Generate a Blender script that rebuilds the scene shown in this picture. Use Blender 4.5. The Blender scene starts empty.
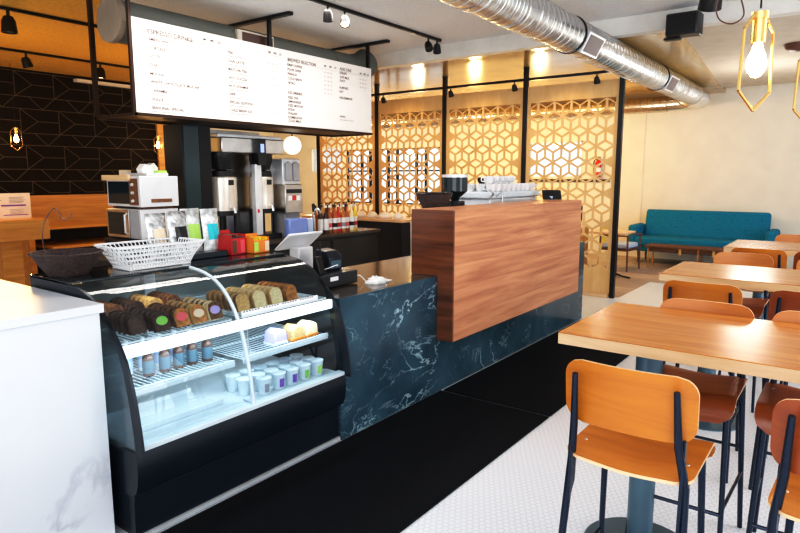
import bpy, math, random
from mathutils import Vector, Matrix
random.seed(7)
COL = bpy.context.scene.collection
PI = math.pi

# ------------------------------------------------------------------ materials
def nt(name):
    m = bpy.data.materials.new(name); m.use_nodes = True
    n = m.node_tree; b = n.nodes['Principled BSDF']
    return m, n, b
def mat(name, c, rough=.5, metal=0., emit=None, es=0., coat=0., bump=None, spec=None, var=0.04, vs=6.):
    """plain surface with a faint procedural tone variation"""
    m, n, b = nt(name)
    b.inputs['Roughness'].default_value = rough; b.inputs['Metallic'].default_value = metal
    b.inputs['Coat Weight'].default_value = coat
    if spec is not None: b.inputs['Specular IOR Level'].default_value = spec
    tc = n.nodes.new('ShaderNodeTexCoord'); no = n.nodes.new('ShaderNodeTexNoise')
    no.inputs['Scale'].default_value = vs; no.inputs['Detail'].default_value = 4
    n.links.new(tc.outputs['Object'], no.inputs['Vector'])
    r = n.nodes.new('ShaderNodeValToRGB')
    r.color_ramp.elements[0].position = .3; r.color_ramp.elements[1].position = .7
    r.color_ramp.elements[0].color = (*[max(0, x * (1 - var * 2)) for x in c], 1)
    r.color_ramp.elements[1].color = (*[min(1, x * (1 + var)) for x in c], 1)
    n.links.new(no.outputs['Fac'], r.inputs['Fac']); n.links.new(r.outputs['Color'], b.inputs['Base Color'])
    if emit: b.inputs['Emission Color'].default_value = (*emit, 1); b.inputs['Emission Strength'].default_value = es
    if bump:
        n2 = n.nodes.new('ShaderNodeTexNoise'); n2.inputs['Scale'].default_value = bump[0]; n2.inputs['Detail'].default_value = 3
        n.links.new(tc.outputs['Object'], n2.inputs['Vector'])
        bp = n.nodes.new('ShaderNodeBump'); bp.inputs['Strength'].default_value = bump[1]; bp.inputs['Distance'].default_value = .01
        n.links.new(n2.outputs['Fac'], bp.inputs['Height']); n.links.new(bp.outputs['Normal'], b.inputs['Normal'])
    return m
def wood(name, c1, c2, axis='x', rough=.35, scale=1., coat=.2, stretch=14., c3=None):
    m, n, b = nt(name)
    b.inputs['Roughness'].default_value = rough; b.inputs['Coat Weight'].default_value = coat; b.inputs['Coat Roughness'].default_value = .15
    tc = n.nodes.new('ShaderNodeTexCoord'); mp = n.nodes.new('ShaderNodeMapping')
    s = [stretch * scale] * 3; s['xyz'.index(axis)] = 1.1 * scale
    mp.inputs['Scale'].default_value = s
    n.links.new(tc.outputs['Object'], mp.inputs['Vector'])
    a = n.nodes.new('ShaderNodeTexNoise'); a.inputs['Scale'].default_value = 1.; a.inputs['Detail'].default_value = 8; a.inputs['Roughness'].default_value = .65; a.inputs['Distortion'].default_value = .6
    n.links.new(mp.outputs[0], a.inputs['Vector'])
    r = n.nodes.new('ShaderNodeValToRGB'); e = r.color_ramp.elements
    e[0].position = .34; e[1].position = .66; e[0].color = (*c1, 1); e[1].color = (*c2, 1)
    if c3: x = e.new(.5); x.color = (*c3, 1)
    n.links.new(a.outputs['Fac'], r.inputs['Fac']); n.links.new(r.outputs['Color'], b.inputs['Base Color'])
    return m
def marble(name, base, base2, vein, vs=1.6, width=.035, rough=.12, amount=1., fine=True, gate=(.50, .68)):
    m, n, b = nt(name); b.inputs['Roughness'].default_value = rough
    tc = n.nodes.new('ShaderNodeTexCoord')
    no = n.nodes.new('ShaderNodeTexNoise'); no.inputs['Scale'].default_value = vs * 2.2; no.inputs['Detail'].default_value = 6
    n.links.new(tc.outputs['Object'], no.inputs['Vector'])
    r = n.nodes.new('ShaderNodeValToRGB'); e = r.color_ramp.elements
    e[0].position = .3; e[1].position = .75; e[0].color = (*base, 1); e[1].color = (*base2, 1)
    n.links.new(no.outputs['Fac'], r.inputs['Fac'])
    last = r.outputs['Color']
    for k, (sc, w, am) in enumerate([(vs, width, 1.), (vs * 2.7, width * .7, .7)] if fine else [(vs, width, 1.)]):
        q = n.nodes.new('ShaderNodeTexNoise'); q.inputs['Scale'].default_value = sc; q.inputs['Detail'].default_value = 7; q.inputs['Roughness'].default_value = .6; q.inputs['Distortion'].default_value = 1.2
        mp = n.nodes.new('ShaderNodeMapping'); mp.inputs['Location'].default_value = (3.1 * k, 5.3 * k, 1.7 * k); mp.inputs['Rotation'].default_value = (.6, .5, .3)
        mp.inputs['Scale'].default_value = (1, 1, 1.7)
        n.links.new(tc.outputs['Object'], mp.inputs[0]); n.links.new(mp.outputs[0], q.inputs['Vector'])
        s = n.nodes.new('ShaderNodeMath'); s.operation = 'SUBTRACT'; s.inputs[1].default_value = .5; n.links.new(q.outputs['Fac'], s.inputs[0])
        a = n.nodes.new('ShaderNodeMath'); a.operation = 'ABSOLUTE'; n.links.new(s.outputs[0], a.inputs[0])
        mr = n.nodes.new('ShaderNodeMapRange'); mr.inputs['From Min'].default_value = 0; mr.inputs['From Max'].default_value = w
        mr.inputs['To Min'].default_value = 1; mr.inputs['To Max'].default_value = 0; n.links.new(a.outputs[0], mr.inputs['Value'])
        # break the veins up
        q2 = n.nodes.new('ShaderNodeTexNoise'); q2.inputs['Scale'].default_value = sc * 1.3; q2.inputs['Detail'].default_value = 2
        mp2 = n.nodes.new('ShaderNodeMapping'); mp2.inputs['Location'].default_value = (9 + k, 2, 4); n.links.new(tc.outputs['Object'], mp2.inputs[0]); n.links.new(mp2.outputs[0], q2.inputs['Vector'])
        m2 = n.nodes.new('ShaderNodeMapRange'); m2.inputs['From Min'].default_value = gate[0]; m2.inputs['From Max'].default_value = gate[1]; m2.inputs['To Max'].default_value = am * amount
        n.links.new(q2.outputs['Fac'], m2.inputs['Value'])
        mu = n.nodes.new('ShaderNodeMath'); mu.operation = 'MULTIPLY'; n.links.new(mr.outputs[0], mu.inputs[0]); n.links.new(m2.outputs[0], mu.inputs[1])
        mx = n.nodes.new('ShaderNodeMix'); mx.data_type = 'RGBA'; mx.inputs['B'].default_value = (*vein, 1)
        n.links.new(mu.outputs[0], mx.inputs['Factor']); n.links.new(last, mx.inputs['A']); last = mx.outputs['Result']
    n.links.new(last, b.inputs['Base Color'])
    return m
def glass(name, tint=(1, 1, 1), refl=1., ior=1.5, rough=0.):
    m = bpy.data.materials.new(name); m.use_nodes = True; n = m.node_tree; n.nodes.clear()
    o = n.nodes.new('ShaderNodeOutputMaterial'); t = n.nodes.new('ShaderNodeBsdfTransparent'); g = n.nodes.new('ShaderNodeBsdfGlossy')
    f = n.nodes.new('ShaderNodeFresnel'); f.inputs['IOR'].default_value = ior; x = n.nodes.new('ShaderNodeMixShader')
    t.inputs['Color'].default_value = (*tint, 1); g.inputs['Roughness'].default_value = rough
    mm = n.nodes.new('ShaderNodeMath'); mm.operation = 'MULTIPLY'; mm.inputs[1].default_value = refl; mm.use_clamp = True
    n.links.new(f.outputs[0], mm.inputs[0]); n.links.new(mm.outputs[0], x.inputs[0]); n.links.new(t.outputs[0], x.inputs[1]); n.links.new(g.outputs[0], x.inputs[2])
    n.links.new(x.outputs[0], o.inputs['Surface'])
    return m
def hexfloor(name):
    m, n, b = nt(name); b.inputs['Roughness'].default_value = .3
    tc = n.nodes.new('ShaderNodeTexCoord'); V = lambda op: n.nodes.new('ShaderNodeVectorMath')
    def vm(op, a, bb=None):
        q = n.nodes.new('ShaderNodeVectorMath'); q.operation = op
        for i, z in enumerate((a, bb)):
            if z is None: continue
            if isinstance(z, tuple): q.inputs[i].default_value = z
            else: n.links.new(z, q.inputs[i])
        return q
    def ma(op, a, bb=None):
        q = n.nodes.new('ShaderNodeMath'); q.operation = op
        for i, z in enumerate((a, bb)):
            if z is None: continue
            if isinstance(z, (int, float)): q.inputs[i].default_value = z
            else: n.links.new(z, q.inputs[i])
        return q.outputs[0]
    P = .034
    p0 = vm('MULTIPLY', tc.outputs['Object'], (1 / P, 1 / P, 0)).outputs[0]
    p = vm('ADD', p0, (1000, 1000, 0)).outputs[0]
    S = (1, 1.7320508, 1); H = (.5, .8660254, 0)
    a = vm('SUBTRACT', vm('MODULO', p, S).outputs[0], H).outputs[0]
    c = vm('SUBTRACT', vm('MODULO', vm('ADD', p, H).outputs[0], S).outputs[0], H).outputs[0]
    la = vm('LENGTH', a).outputs['Value']; lc = vm('LENGTH', c).outputs['Value']
    less = ma('LESS_THAN', la, lc)
    mx = n.nodes.new('ShaderNodeMix'); mx.data_type = 'VECTOR'; n.links.new(less, mx.inputs['Factor'])
    n.links.new(c, mx.inputs[4]); n.links.new(a, mx.inputs[5])
    g = vm('ABSOLUTE', mx.outputs[1]).outputs[0]
    d1 = vm('DOT_PRODUCT', g, (.5, .8660254, 0)).outputs['Value']
    sx = n.nodes.new('ShaderNodeSeparateXYZ'); n.links.new(g, sx.inputs[0])
    hd = ma('MAXIMUM', d1, sx.outputs[0])
    e = ma('GREATER_THAN', hd, .46)
    mc = n.nodes.new('ShaderNodeMix'); mc.data_type = 'RGBA'; mc.inputs['A'].default_value = (.87, .90, .95, 1); mc.inputs['B'].default_value = (.60, .64, .70, 1)
    n.links.new(e, mc.inputs['Factor']); n.links.new(mc.outputs['Result'], b.inputs['Base Color'])
    return m
def ducted(name, c, axis):
    m, n, b = nt(name); b.inputs['Metallic'].default_value = 1; b.inputs['Roughness'].default_value = .27; b.inputs['Base Color'].default_value = (*c, 1)
    tc = n.nodes.new('ShaderNodeTexCoord'); w = n.nodes.new('ShaderNodeTexWave'); w.bands_direction = axis; w.inputs['Scale'].default_value = 2.6; w.inputs['Distortion'].default_value = .4
    w.inputs['Detail'].default_value = 1
    n.links.new(tc.outputs['Object'], w.inputs['Vector'])
    r = n.nodes.new('ShaderNodeValToRGB'); r.color_ramp.elements[0].position = .86; r.color_ramp.elements[1].position = .96
    n.links.new(w.outputs['Fac'], r.inputs['Fac'])
    no = n.nodes.new('ShaderNodeTexNoise'); no.inputs['Scale'].default_value = 5; n.links.new(tc.outputs['Object'], no.inputs['Vector'])
    ad = n.nodes.new('ShaderNodeMath'); ad.operation = 'MULTIPLY_ADD'; ad.inputs[1].default_value = .35; n.links.new(no.outputs['Fac'], ad.inputs[0]); n.links.new(r.outputs['Color'], ad.inputs[2])
    bp = n.nodes.new('ShaderNodeBump'); bp.inputs['Distance'].default_value = .02; bp.inputs['Strength'].default_value = .8
    n.links.new(ad.outputs[0], bp.inputs['Height']); n.links.new(bp.outputs['Normal'], b.inputs['Normal'])
    return m
def emis(name, c, s):
    return mat(name, c, .5, 0, emit=c, es=s, var=0)

M = {}
M['ceil'] = mat('ceiling_plaster', (.74, .74, .74), .9, bump=(90, .6), var=.03, vs=40)
M['ceil_warmlit'] = mat('warm_lit_ceiling', (.62, .36, .055), .9, bump=(60, .6), var=.08, vs=30)  # white ceiling with warm lamp light put into its colour
M['beam'] = mat('beam_paint', (.74, .72, .68), .7)
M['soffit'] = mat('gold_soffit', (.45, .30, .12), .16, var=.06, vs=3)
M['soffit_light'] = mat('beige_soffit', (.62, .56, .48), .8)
M['wall'] = mat('cream_wall', (.80, .77, .70), .85, bump=(50, .25), var=.02, vs=3)
M['tile'] = mat('dark_tile', (.010, .006, .007), .75, var=.1, spec=.2)
M['line'] = mat('gold_grout', (.13, .09, .06), .7)
M['ochre_wood'] = wood('ochre_wood', (.55, .26, .06), (.75, .42, .12), 'y', .4)
M['hex'] = hexfloor('white_hex_tile')
M['plank'] = wood('grey_brown_plank', (.34, .26, .21), (.50, .41, .34), 'x', .5, scale=.8, coat=0)
M['mat'] = mat('black_rubber', (.007, .008, .011), .85, bump=(160, .7), spec=.15)
M['marble'] = marble('dark_marble', (.018, .052, .080), (.058, .130, .180), (.48, .66, .72), vs=1.25, width=.014, rough=.2, amount=.95)
M['granite'] = mat('dark_granite', (.085, .068, .056), .13, var=.3, vs=60)
M['wmarble'] = marble('white_marble', (.70, .72, .76), (.78, .79, .83), (.36, .39, .47), vs=.75, width=.022, rough=.22, amount=1., fine=False, gate=(.44, .58))
M['bar'] = wood('bar_wood', (.44, .17, .085), (.72, .35, .19), 'y', .42, scale=.8, coat=.05, stretch=22, c3=(.60, .27, .14))
M['table'] = wood('table_top_wood', (.46, .17, .04), (.62, .28, .085), 'x', .24, coat=.1, stretch=20)
M['table_edge'] = wood('table_edge_wood', (.62, .40, .22), (.76, .54, .33), 'x', .35)
M['ply'] = wood('orange_ply', (.44, .135, .010), (.60, .215, .018), 'x', .34, scale=1.2, coat=.12, stretch=8)
M['ply_dark'] = wood('red_brown_ply', (.26, .055, .012), (.36, .09, .018), 'x', .3, scale=1.2, coat=.2, stretch=8)
M['ply_edge'] = mat('ply_edge', (.82, .55, .32), .4)
M['steel_dark'] = mat('dark_blue_steel', (.02, .032, .06), .25, .6)
M['column'] = mat('slate_blue_steel', (.10, .17, .22), .35, .4)
M['black'] = mat('black_metal', (.012, .011, .012), .4, .3)
M['blackp'] = mat('black_plastic', (.015, .015, .017), .35)
M['case'] = mat('case_black_enamel', (.012, .018, .030), .3, .2)
M['chrome'] = mat('chrome', (.8, .8, .8), .15, 1)
M['steel'] = mat('brushed_steel', (.62, .60, .58), .28, 1, var=.08)
M['steel_l'] = mat('satin_light_steel', (.75, .77, .80), .35, .4)
M['server'] = mat('server_steel', (.80, .74, .66), .28, .55, var=.05)
M['duct'] = ducted('spiral_duct', (.72, .74, .76), 'Y')
M['duct_x'] = ducted('spiral_duct_cross', (.66, .62, .55), 'X')
M['duct_p'] = mat('painted_duct', (.15, .16, .145), .7)
M['brass'] = mat('brass', (.80, .52, .20), .25, 1)
M['bulb'] = emis('bulb_glow', (1, .62, .25), 22)
M['bulb_s'] = emis('spot_glow', (1, .75, .45), 12)
M['lattice'] = wood('screen_plywood', (.66, .42, .18), (.76, .53, .28), 'z', .5, coat=0, stretch=5)
M['board'] = mat('menu_white', (.80, .765, .735), .6, var=.01, emit=(1, .96, .92), es=.06)  # slight self-glow added, the board itself is no lamp
M['ink'] = mat('menu_ink', (.13, .09, .085), .6)
M['ink2'] = mat('menu_ink_light', (.42, .37, .35), .6)
M['white'] = mat('white_plastic', (.85, .85, .86), .35)
M['whitem'] = mat('white_enamel', (.72, .80, .86), .3)
M['led'] = emis('led_white', (.92, .97, 1), .7)
M['glass'] = glass('clear_glass', (.97, .99, 1.), refl=.55)
M['glass_case'] = glass('case_glass', (.93, .985, 1.), refl=.9)
M['darkglass'] = mat('dark_glass', (.012, .02, .025), .04, var=0)
M['teal'] = mat('teal_fabric', (.001, .23, .40), .85, bump=(220, .8), var=.12, vs=60)
M['crust'] = mat('brown_crust', (.20, .085, .035), .7, var=.3, vs=60)
M['choc'] = mat('chocolate_cake', (.07, .03, .02), .6, var=.3, vs=60)
M['gold'] = mat('golden_cake', (.72, .47, .20), .75, var=.15, vs=60)
M['pale'] = mat('pale_cake', (.86, .72, .45), .75, var=.1, vs=60)
M['cinn'] = mat('cinnamon_cake', (.55, .24, .07), .75, var=.3, vs=40)
for k, c in dict(green=(.25, .62, .10), pink=(.80, .12, .16), cream=(.85, .68, .50), lilac=(.50, .42, .80), purple=(.22, .10, .50), red=(.62, .03, .03), orange=(.85, .28, .04), teal2=(.02, .55, .62), blue=(.10, .22, .70), yellow=(.85, .60, .03), grey=(.35, .35, .37), brown=(.15, .07, .05), amber=(.45, .12, .03), dkbrown=(.07, .03, .02), lime=(.45, .75, .15), sky=(.50, .62, .85)).items():
    M[k] = mat('paint_' + k, c, .4)
M['wicker'] = mat('dark_wicker', (.085, .05, .045), .6, bump=(120, 1.), var=.3, vs=80)
M['foil'] = mat('silver_foil', (.80, .80, .84), .3, .5, bump=(22, 1.), var=.42, vs=22)
M['foilw'] = mat('pearl_foil', (.85, .86, .84), .3, .25, bump=(22, 1.), var=.30, vs=24)
M['paper'] = mat('white_paper', (.85, .84, .83), .8)
M['bag'] = mat('clear_lid', (.75, .85, .92), .15)

# ------------------------------------------------------------------ mesh helper
class MB:
    def __init__(s): s.v = []; s.f = []; s.m = []
    def add(s, vs, fs, mi=0, mx=None):
        o = len(s.v)
        s.v += [tuple(mx @ Vector(p)) if mx else tuple(p) for p in vs]
        s.f += [tuple(i + o for i in f) for f in fs]; s.m += [mi] * len(fs); return s
    def box(s, a, b, mi=0, mx=None):
        (x0, y0, z0), (x1, y1, z1) = a, b
        x0, x1 = sorted((x0, x1)); y0, y1 = sorted((y0, y1)); z0, z1 = sorted((z0, z1))
        return s.add([(x0, y0, z0), (x1, y0, z0), (x1, y1, z0), (x0, y1, z0), (x0, y0, z1), (x1, y0, z1), (x1, y1, z1), (x0, y1, z1)],
                     [(0, 3, 2, 1), (4, 5, 6, 7), (0, 1, 5, 4), (1, 2, 6, 5), (2, 3, 7, 6), (3, 0, 4, 7)], mi, mx)
    def tube(s, pts, r, n=10, mi=0, mx=None, cap=True, closed=False):
        pts = [Vector(p) for p in pts]; rs = r if isinstance(r, (list, tuple)) else [r] * len(pts)
        N = len(pts); vs = []; prev = None
        for i, p in enumerate(pts):
            if closed: t = pts[(i + 1) % N] - pts[i - 1]
            else: t = pts[min(i + 1, N - 1)] - pts[max(i - 1, 0)]
            t.normalize()
            if prev is None: u = t.orthogonal().normalized()
            else:
                u = prev - t * prev.dot(t)
                u = u.normalized() if u.length > 1e-6 else t.orthogonal().normalized()
            prev = u; w = t.cross(u)
            for k in range(n):
                a = 2 * PI * k / n; vs.append(p + (u * math.cos(a) + w * math.sin(a)) * rs[i])
        fs = []
        for i in range(N if closed else N - 1):
            j = (i + 1) % N
            for k in range(n): fs.append((i * n + k, i * n + (k + 1) % n, j * n + (k + 1) % n, j * n + k))
        if cap and not closed: fs += [tuple(range(n - 1, -1, -1)), tuple((N - 1) * n + k for k in range(n))]
        return s.add(vs, fs, mi, mx)
    def lathe(s, prof, c=(0, 0, 0), n=24, mi=0, mx=None, sx=1, sy=1):
        vs = []; fs = []
        for r, z in prof:
            for k in range(n):
                a = 2 * PI * k / n; vs.append((c[0] + r * math.cos(a) * sx, c[1] + r * math.sin(a) * sy, c[2] + z))
        for i in range(len(prof) - 1):
            for k in range(n): fs.append((i * n + k, i * n + (k + 1) % n, (i + 1) * n + (k + 1) % n, (i + 1) * n + k))
        if prof[0][0] > 1e-5: fs.append(tuple(range(n - 1, -1, -1)))
        if prof[-1][0] > 1e-5: fs.append(tuple((len(prof) - 1) * n + k for k in range(n)))
        return s.add(vs, fs, mi, mx)
    def prism(s, poly, axis, a, b, mi=0, mx=None):
        """poly: 2-D points in the other two axes (cyclic order kept), extruded a..b along axis"""
        def P(u, v, w): return (w, u, v) if axis == 'x' else ((u, w, v) if axis == 'y' else (u, v, w))
        N = len(poly); vs = [P(u, v, a) for u, v in poly] + [P(u, v, b) for u, v in poly]
        fs = [tuple(range(N - 1, -1, -1)), tuple(range(N, 2 * N))] + [(i, (i + 1) % N, N + (i + 1) % N, N + i) for i in range(N)]
        return s.add(vs, fs, mi, mx)
    def sheet(s, prof, y0, y1, th=0., mi=0):
        """profile of (x,z) points extruded along y as a thin sheet"""
        N = len(prof); vs = [(x, y0, z) for x, z in prof] + [(x, y1, z) for x, z in prof]
        return s.add(vs, [(i, i + 1, N + i + 1, N + i) for i in range(N - 1)], mi)
    def panel(s, w, h, t, r, fn, nx=14, ny=10, mi=0, edge=1):
        """rounded rectangular plate; fn(u,v,k)->xyz with u,v in metres and k = +-1 side"""
        def g(i, j):
            v = -h / 2 + h * j / ny
            d = h / 2 - abs(v); hw = w / 2
            if d < r: hw -= r - math.sqrt(max(0, r * r - (r - d) ** 2))
            return (-hw + 2 * hw * i / nx, v)
        vs = []
        for k in (0, 1):
            for j in range(ny + 1):
                for i in range(nx + 1):
                    u, v = g(i, j); vs.append(fn(u, v, t / 2 if k else -t / 2))
        q = (nx + 1) * (ny + 1); I = lambda i, j, k: k * q + j * (nx + 1) + i
        f0 = []; f1 = []
        for j in range(ny):
            for i in range(nx):
                f0.append((I(i, j, 1), I(i + 1, j, 1), I(i + 1, j + 1, 1), I(i, j + 1, 1))); f0.append((I(i, j, 0), I(i, j + 1, 0), I(i + 1, j + 1, 0), I(i + 1, j, 0)))
        for j in range(ny):
            f1.append((I(0, j, 0), I(0, j, 1), I(0, j + 1, 1), I(0, j + 1, 0))); f1.append((I(nx, j, 0), I(nx, j + 1, 0), I(nx, j + 1, 1), I(nx, j, 1)))
        for i in range(nx):
            f1.append((I(i, 0, 0), I(i + 1, 0, 0), I(i + 1, 0, 1), I(i, 0, 1))); f1.append((I(i, ny, 0), I(i, ny, 1), I(i + 1, ny, 1), I(i + 1, ny, 0)))
        o = len(s.v); s.v += vs; s.f += [tuple(a + o for a in f) for f in f0 + f1]; s.m += [mi] * len(f0) + [edge] * len(f1)
        return s
    def build(s, name, mats, parent=None, bevel=0, smooth=True, loc=None, ang=40, seg=2, subsurf=0):
        me = bpy.data.meshes.new(name); me.from_pydata(s.v, [], s.f)
        for m_ in (mats if isinstance(mats, (list, tuple)) else [mats]): me.materials.append(M[m_] if isinstance(m_, str) else m_)
        nm = len(me.materials)
        for p, i in zip(me.polygons, s.m): p.material_index = min(i, nm - 1)
        me.validate(); me.update()
        if smooth:
            me.shade_smooth(); me.set_sharp_from_angle(angle=math.radians(ang))
        o = bpy.data.objects.new(name, me); COL.objects.link(o)
        if parent: o.parent = parent
        if loc: o.location = loc
        if bevel:
            b = o.modifiers.new('b', 'BEVEL'); b.width = bevel; b.segments = seg; b.limit_method = 'ANGLE'; b.angle_limit = math.radians(40); b.harden_normals = False
        if subsurf:
            b = o.modifiers.new('s', 'SUBSURF'); b.levels = subsurf; b.render_levels = subsurf
        return o

def tag(o, label, cat, group=None, kind=None):
    if label: o['label'] = label
    if cat: o['category'] = cat
    if group: o['group'] = group
    if kind: o['kind'] = kind
    return o
def thing(name, label, cat, loc=(0, 0, 0), rz=0, group=None):
    o = bpy.data.objects.new(name, None); COL.objects.link(o); o.empty_display_size = .1
    o.location = loc; o.rotation_euler = (0, 0, rz); return tag(o, label, cat, group)
def struct(o): o['kind'] = 'structure'; return o
def dup(root, loc, rz=None, label=None, group=None, mats=None):
    def cp(o, par):
        c = o.copy(); COL.objects.link(c)
        if par: c.parent = par
        for ch in list(o.children): cp(ch, c)
        return c
    r = cp(root, None); r.location = loc
    if rz is not None: r.rotation_euler = (0, 0, rz)
    if label: r['label'] = label
    if group: r['group'] = group
    return r
def swap(root, part, material):
    """give one part of a copy a material of its own"""
    for ch in root.children:
        if ch.name.split('.')[0] == part:
            ch.data = ch.data.copy(); ch.data.materials[0] = M[material]
def lamp(kind, name, loc, energy, color=(1, 1, 1), size=.1, rot=None, parent=None, spot=None, sy=None):
    l = bpy.data.lights.new(name, kind); l.energy = energy; l.color = color
    if kind == 'AREA':
        l.size = size
        if sy: l.shape = 'RECTANGLE'; l.size_y = sy
    elif kind in ('POINT', 'SPOT'): l.shadow_soft_size = size
    if spot: l.spot_size = spot; l.spot_blend = .6
    o = bpy.data.objects.new(name, l); COL.objects.link(o); o.location = loc
    if rot: o.rotation_euler = rot
    if parent: o.parent = parent
    return o

# ------------------------------------------------------------------ camera
pit = math.atan(90 / 614.); yaw = math.radians(36.6)
cam = bpy.data.cameras.new('camera'); cam.sensor_width = 36; cam.lens = 614 / 800 * 36; cam.clip_start = .02; cam.clip_end = 200
co = bpy.data.objects.new('camera', cam); COL.objects.link(co); co.location = (0, 0, 1.68)
co.rotation_euler = (PI / 2 - pit, 0, yaw); bpy.context.scene.camera = co

# ------------------------------------------------------------------ setting
CZ = 3.44
def wall_panels(axis, pos, th, a0, a1, z0, z1, holes):
    """wall with rectangular openings, holes = (a0,a1,z0,z1)"""
    mb = MB()
    xs = sorted({a0, a1, *[h[0] for h in holes], *[h[1] for h in holes]})
    zs = sorted({z0, z1, *[h[2] for h in holes], *[h[3] for h in holes]})
    for i in range(len(xs) - 1):
        for j in range(len(zs) - 1):
            cx = (xs[i] + xs[i + 1]) / 2; cz = (zs[j] + zs[j + 1]) / 2
            if any(h[0] < cx < h[1] and h[2] < cz < h[3] for h in holes): continue
            if axis == 'y': mb.box((xs[i], pos, zs[j]), (xs[i + 1], pos + th, zs[j + 1]))
            else: mb.box((pos, xs[i], zs[j]), (pos + th, xs[i + 1], zs[j + 1]))
    return mb
o = MB().box((-15, -3, -.1), (4.2, 14, 0)).build('floor', 'hex', smooth=False); struct(o)
o = MB().box((-14.6, 8.62, 0), (-2.58, 13.4, .004)).box((-2.58, 10.22, 0), (4.2, 13.4, .004)).build('floor_wood', 'plank', smooth=False); struct(o)
o = MB().box((-6.2, -3, CZ), (4.2, 7.25, CZ + .1)).build('ceiling', 'ceil', smooth=False); struct(o)
o = MB().box((-15, -3, CZ), (-6.2, 14, CZ + .1)).build('ceiling_left', 'ceil_warmlit', smooth=False); struct(o)  # left part, its warm light is painted in
# dropped soffit: a pale beam face, glossy gold underside bounded by a diagonal, beige beyond
o = MB().box((-6.2, 7.25, 3.25), (4.2, 7.40, CZ + .1)).build('ceiling_beam', 'beam', smooth=False); struct(o)
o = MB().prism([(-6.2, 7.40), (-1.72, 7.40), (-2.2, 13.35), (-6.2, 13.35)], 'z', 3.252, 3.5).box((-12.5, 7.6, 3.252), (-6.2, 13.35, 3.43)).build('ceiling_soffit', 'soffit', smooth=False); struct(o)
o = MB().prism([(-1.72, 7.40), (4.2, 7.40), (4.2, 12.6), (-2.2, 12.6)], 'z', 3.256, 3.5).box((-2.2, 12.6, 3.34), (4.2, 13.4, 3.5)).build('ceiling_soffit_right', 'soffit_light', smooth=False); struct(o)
WY = 13.3
holes = [(-13.15, -11.95, 1.80, 2.50), (-11.75, -8.5, .95, 2.42), (-6.2, -4.92, 1.66, 2.45)]
o = wall_panels('y', WY, .2, -15, 4.2, 0, 3.6, holes).build('wall_back', 'wall', smooth=False); struct(o)
for i, h in enumerate(holes):
    w = thing('window_%d' % (i + 1), None, None, ((h[0] + h[1]) / 2, WY, h[2])); w['kind'] = 'structure'
    W = (h[1] - h[0]) / 2; H = h[3] - h[2]; mb = MB(); t = .03
    mb.box((-W, -.01, 0), (W, .05, t)); mb.box((-W, -.01, H - t), (W, .05, H)); mb.box((-W, -.01, 0), (-W + t, .05, H)); mb.box((W - t, -.01, 0), (W, .05, H))
    if i == 1:
        for k in range(1, 7): x = -W + 2 * W * k / 7 + (.08 if k % 2 else -.08); mb.box((x - .03, -.015, 0), (x + .03, .05, H))
        mb.box((-W, -.012, .86), (W, .05, .9))
    mb.build('window_frame', 'black' if i == 1 else 'white', w, smooth=False)
    MB().box((-W, .06, 0), (W, .066, H)).build('window_pane', 'glass', w, smooth=False)
o = MB().box((-6.3, WY - .05, 1.57), (-4.3, WY, 1.62)).build('trim_1', 'black', smooth=False); struct(o)
o = MB().box((-3.66, WY - .012, 0), (-3.62, WY, 3.34)).build('trim_2', 'wall', smooth=False); struct(o)
# dark tiled wall at far left with gold line pattern
TX = -11.3
wl = struct(MB().box((TX - .2, -3, 1.36), (TX, 7.1, CZ)).build('wall_left', 'tile', smooth=False))
mb = MB(); lt = .0042
def ln(y0, z0, y1, z1):
    d = Vector((0, y1 - y0, z1 - z0)); L = d.length; d.normalize(); nrm = Vector((0, -d.z, d.y)) * lt
    a = Vector((TX + .004, y0, z0)); b = Vector((TX + .004, y1, z1))
    mb.add([a - nrm, b - nrm, b + nrm, a + nrm], [(0, 1, 2, 3)])
PW, HA, HB = .62, .40, .20
row = 0; z = 3.40
while z > 1.3:
    off = (row * .05) % PW
    z1, z2, z3 = z, z - HA, z - HA - HB
    if z2 < 1.38: z2 = 1.38
    ln(-1, z1, 7.1, z1)
    y = -1 + off
    while y < 7.0:
        ln(y, z1, y, z2)
        zm = (z1 + z - HA) / 2; bx = y + .27
        ln(y, z1, bx, zm)
        if z - HA >= 1.38: ln(bx, zm, y, z - HA)
        ln(bx, zm, min(y + PW, 7.1), zm)
        if z3 > 1.36:
            ln(y + PW * .33, z2, y + PW * .66, z3)
            if y + PW < 7.1: ln(y + PW * .66, z3, y + PW, z2)
        y += PW
    if z2 > 1.38: ln(-1, z2, 7.1, z2)
    z = z3; row += 1
g = mb.build('grout_lines', 'line', wl, smooth=False)
struct(MB().box((TX - .2, -3, 0), (TX + .03, 7.1, 1.36)).build('wall_left_wainscot', 'ochre_wood', smooth=False))
struct(MB().box((TX, 5.55, 3.33), (TX + .12, 7.1, 3.38)).build('trim_3', 'beam', smooth=False))
struct(MB().box((TX - .2, 7.1, 0), (TX + .05, 7.5, CZ)).build('wall_left_pillar', 'ochre_wood', smooth=False))
struct(MB().box((-15, 7.5, 0), (-14.8, 13.5, CZ)).build('wall_left_far', 'wall', smooth=False))
struct(MB().box((-14.8, 7.5, 0), (TX + .05, 7.6, CZ)).build('wall_left_return', 'wall', smooth=False))

# mats
g = 'long black floor mats along the counter'
o = MB().box((-.458, 0, 0), (.445, 4.15, .012)).build('floor_mat', 'mat', loc=(-2.06, -.22, .0), bevel=.003); tag(o, 'long black rubber floor mat nearest, in front of the pastry case', 'mat', g)
o = MB().box((-.458, 0, 0), (.435, 2.95, .012)).build('floor_mat', 'mat', loc=(-2.05, 3.955, .0), bevel=.003); tag(o, 'farther black rubber floor mat, in front of the raised wood bar', 'mat', g)

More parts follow.
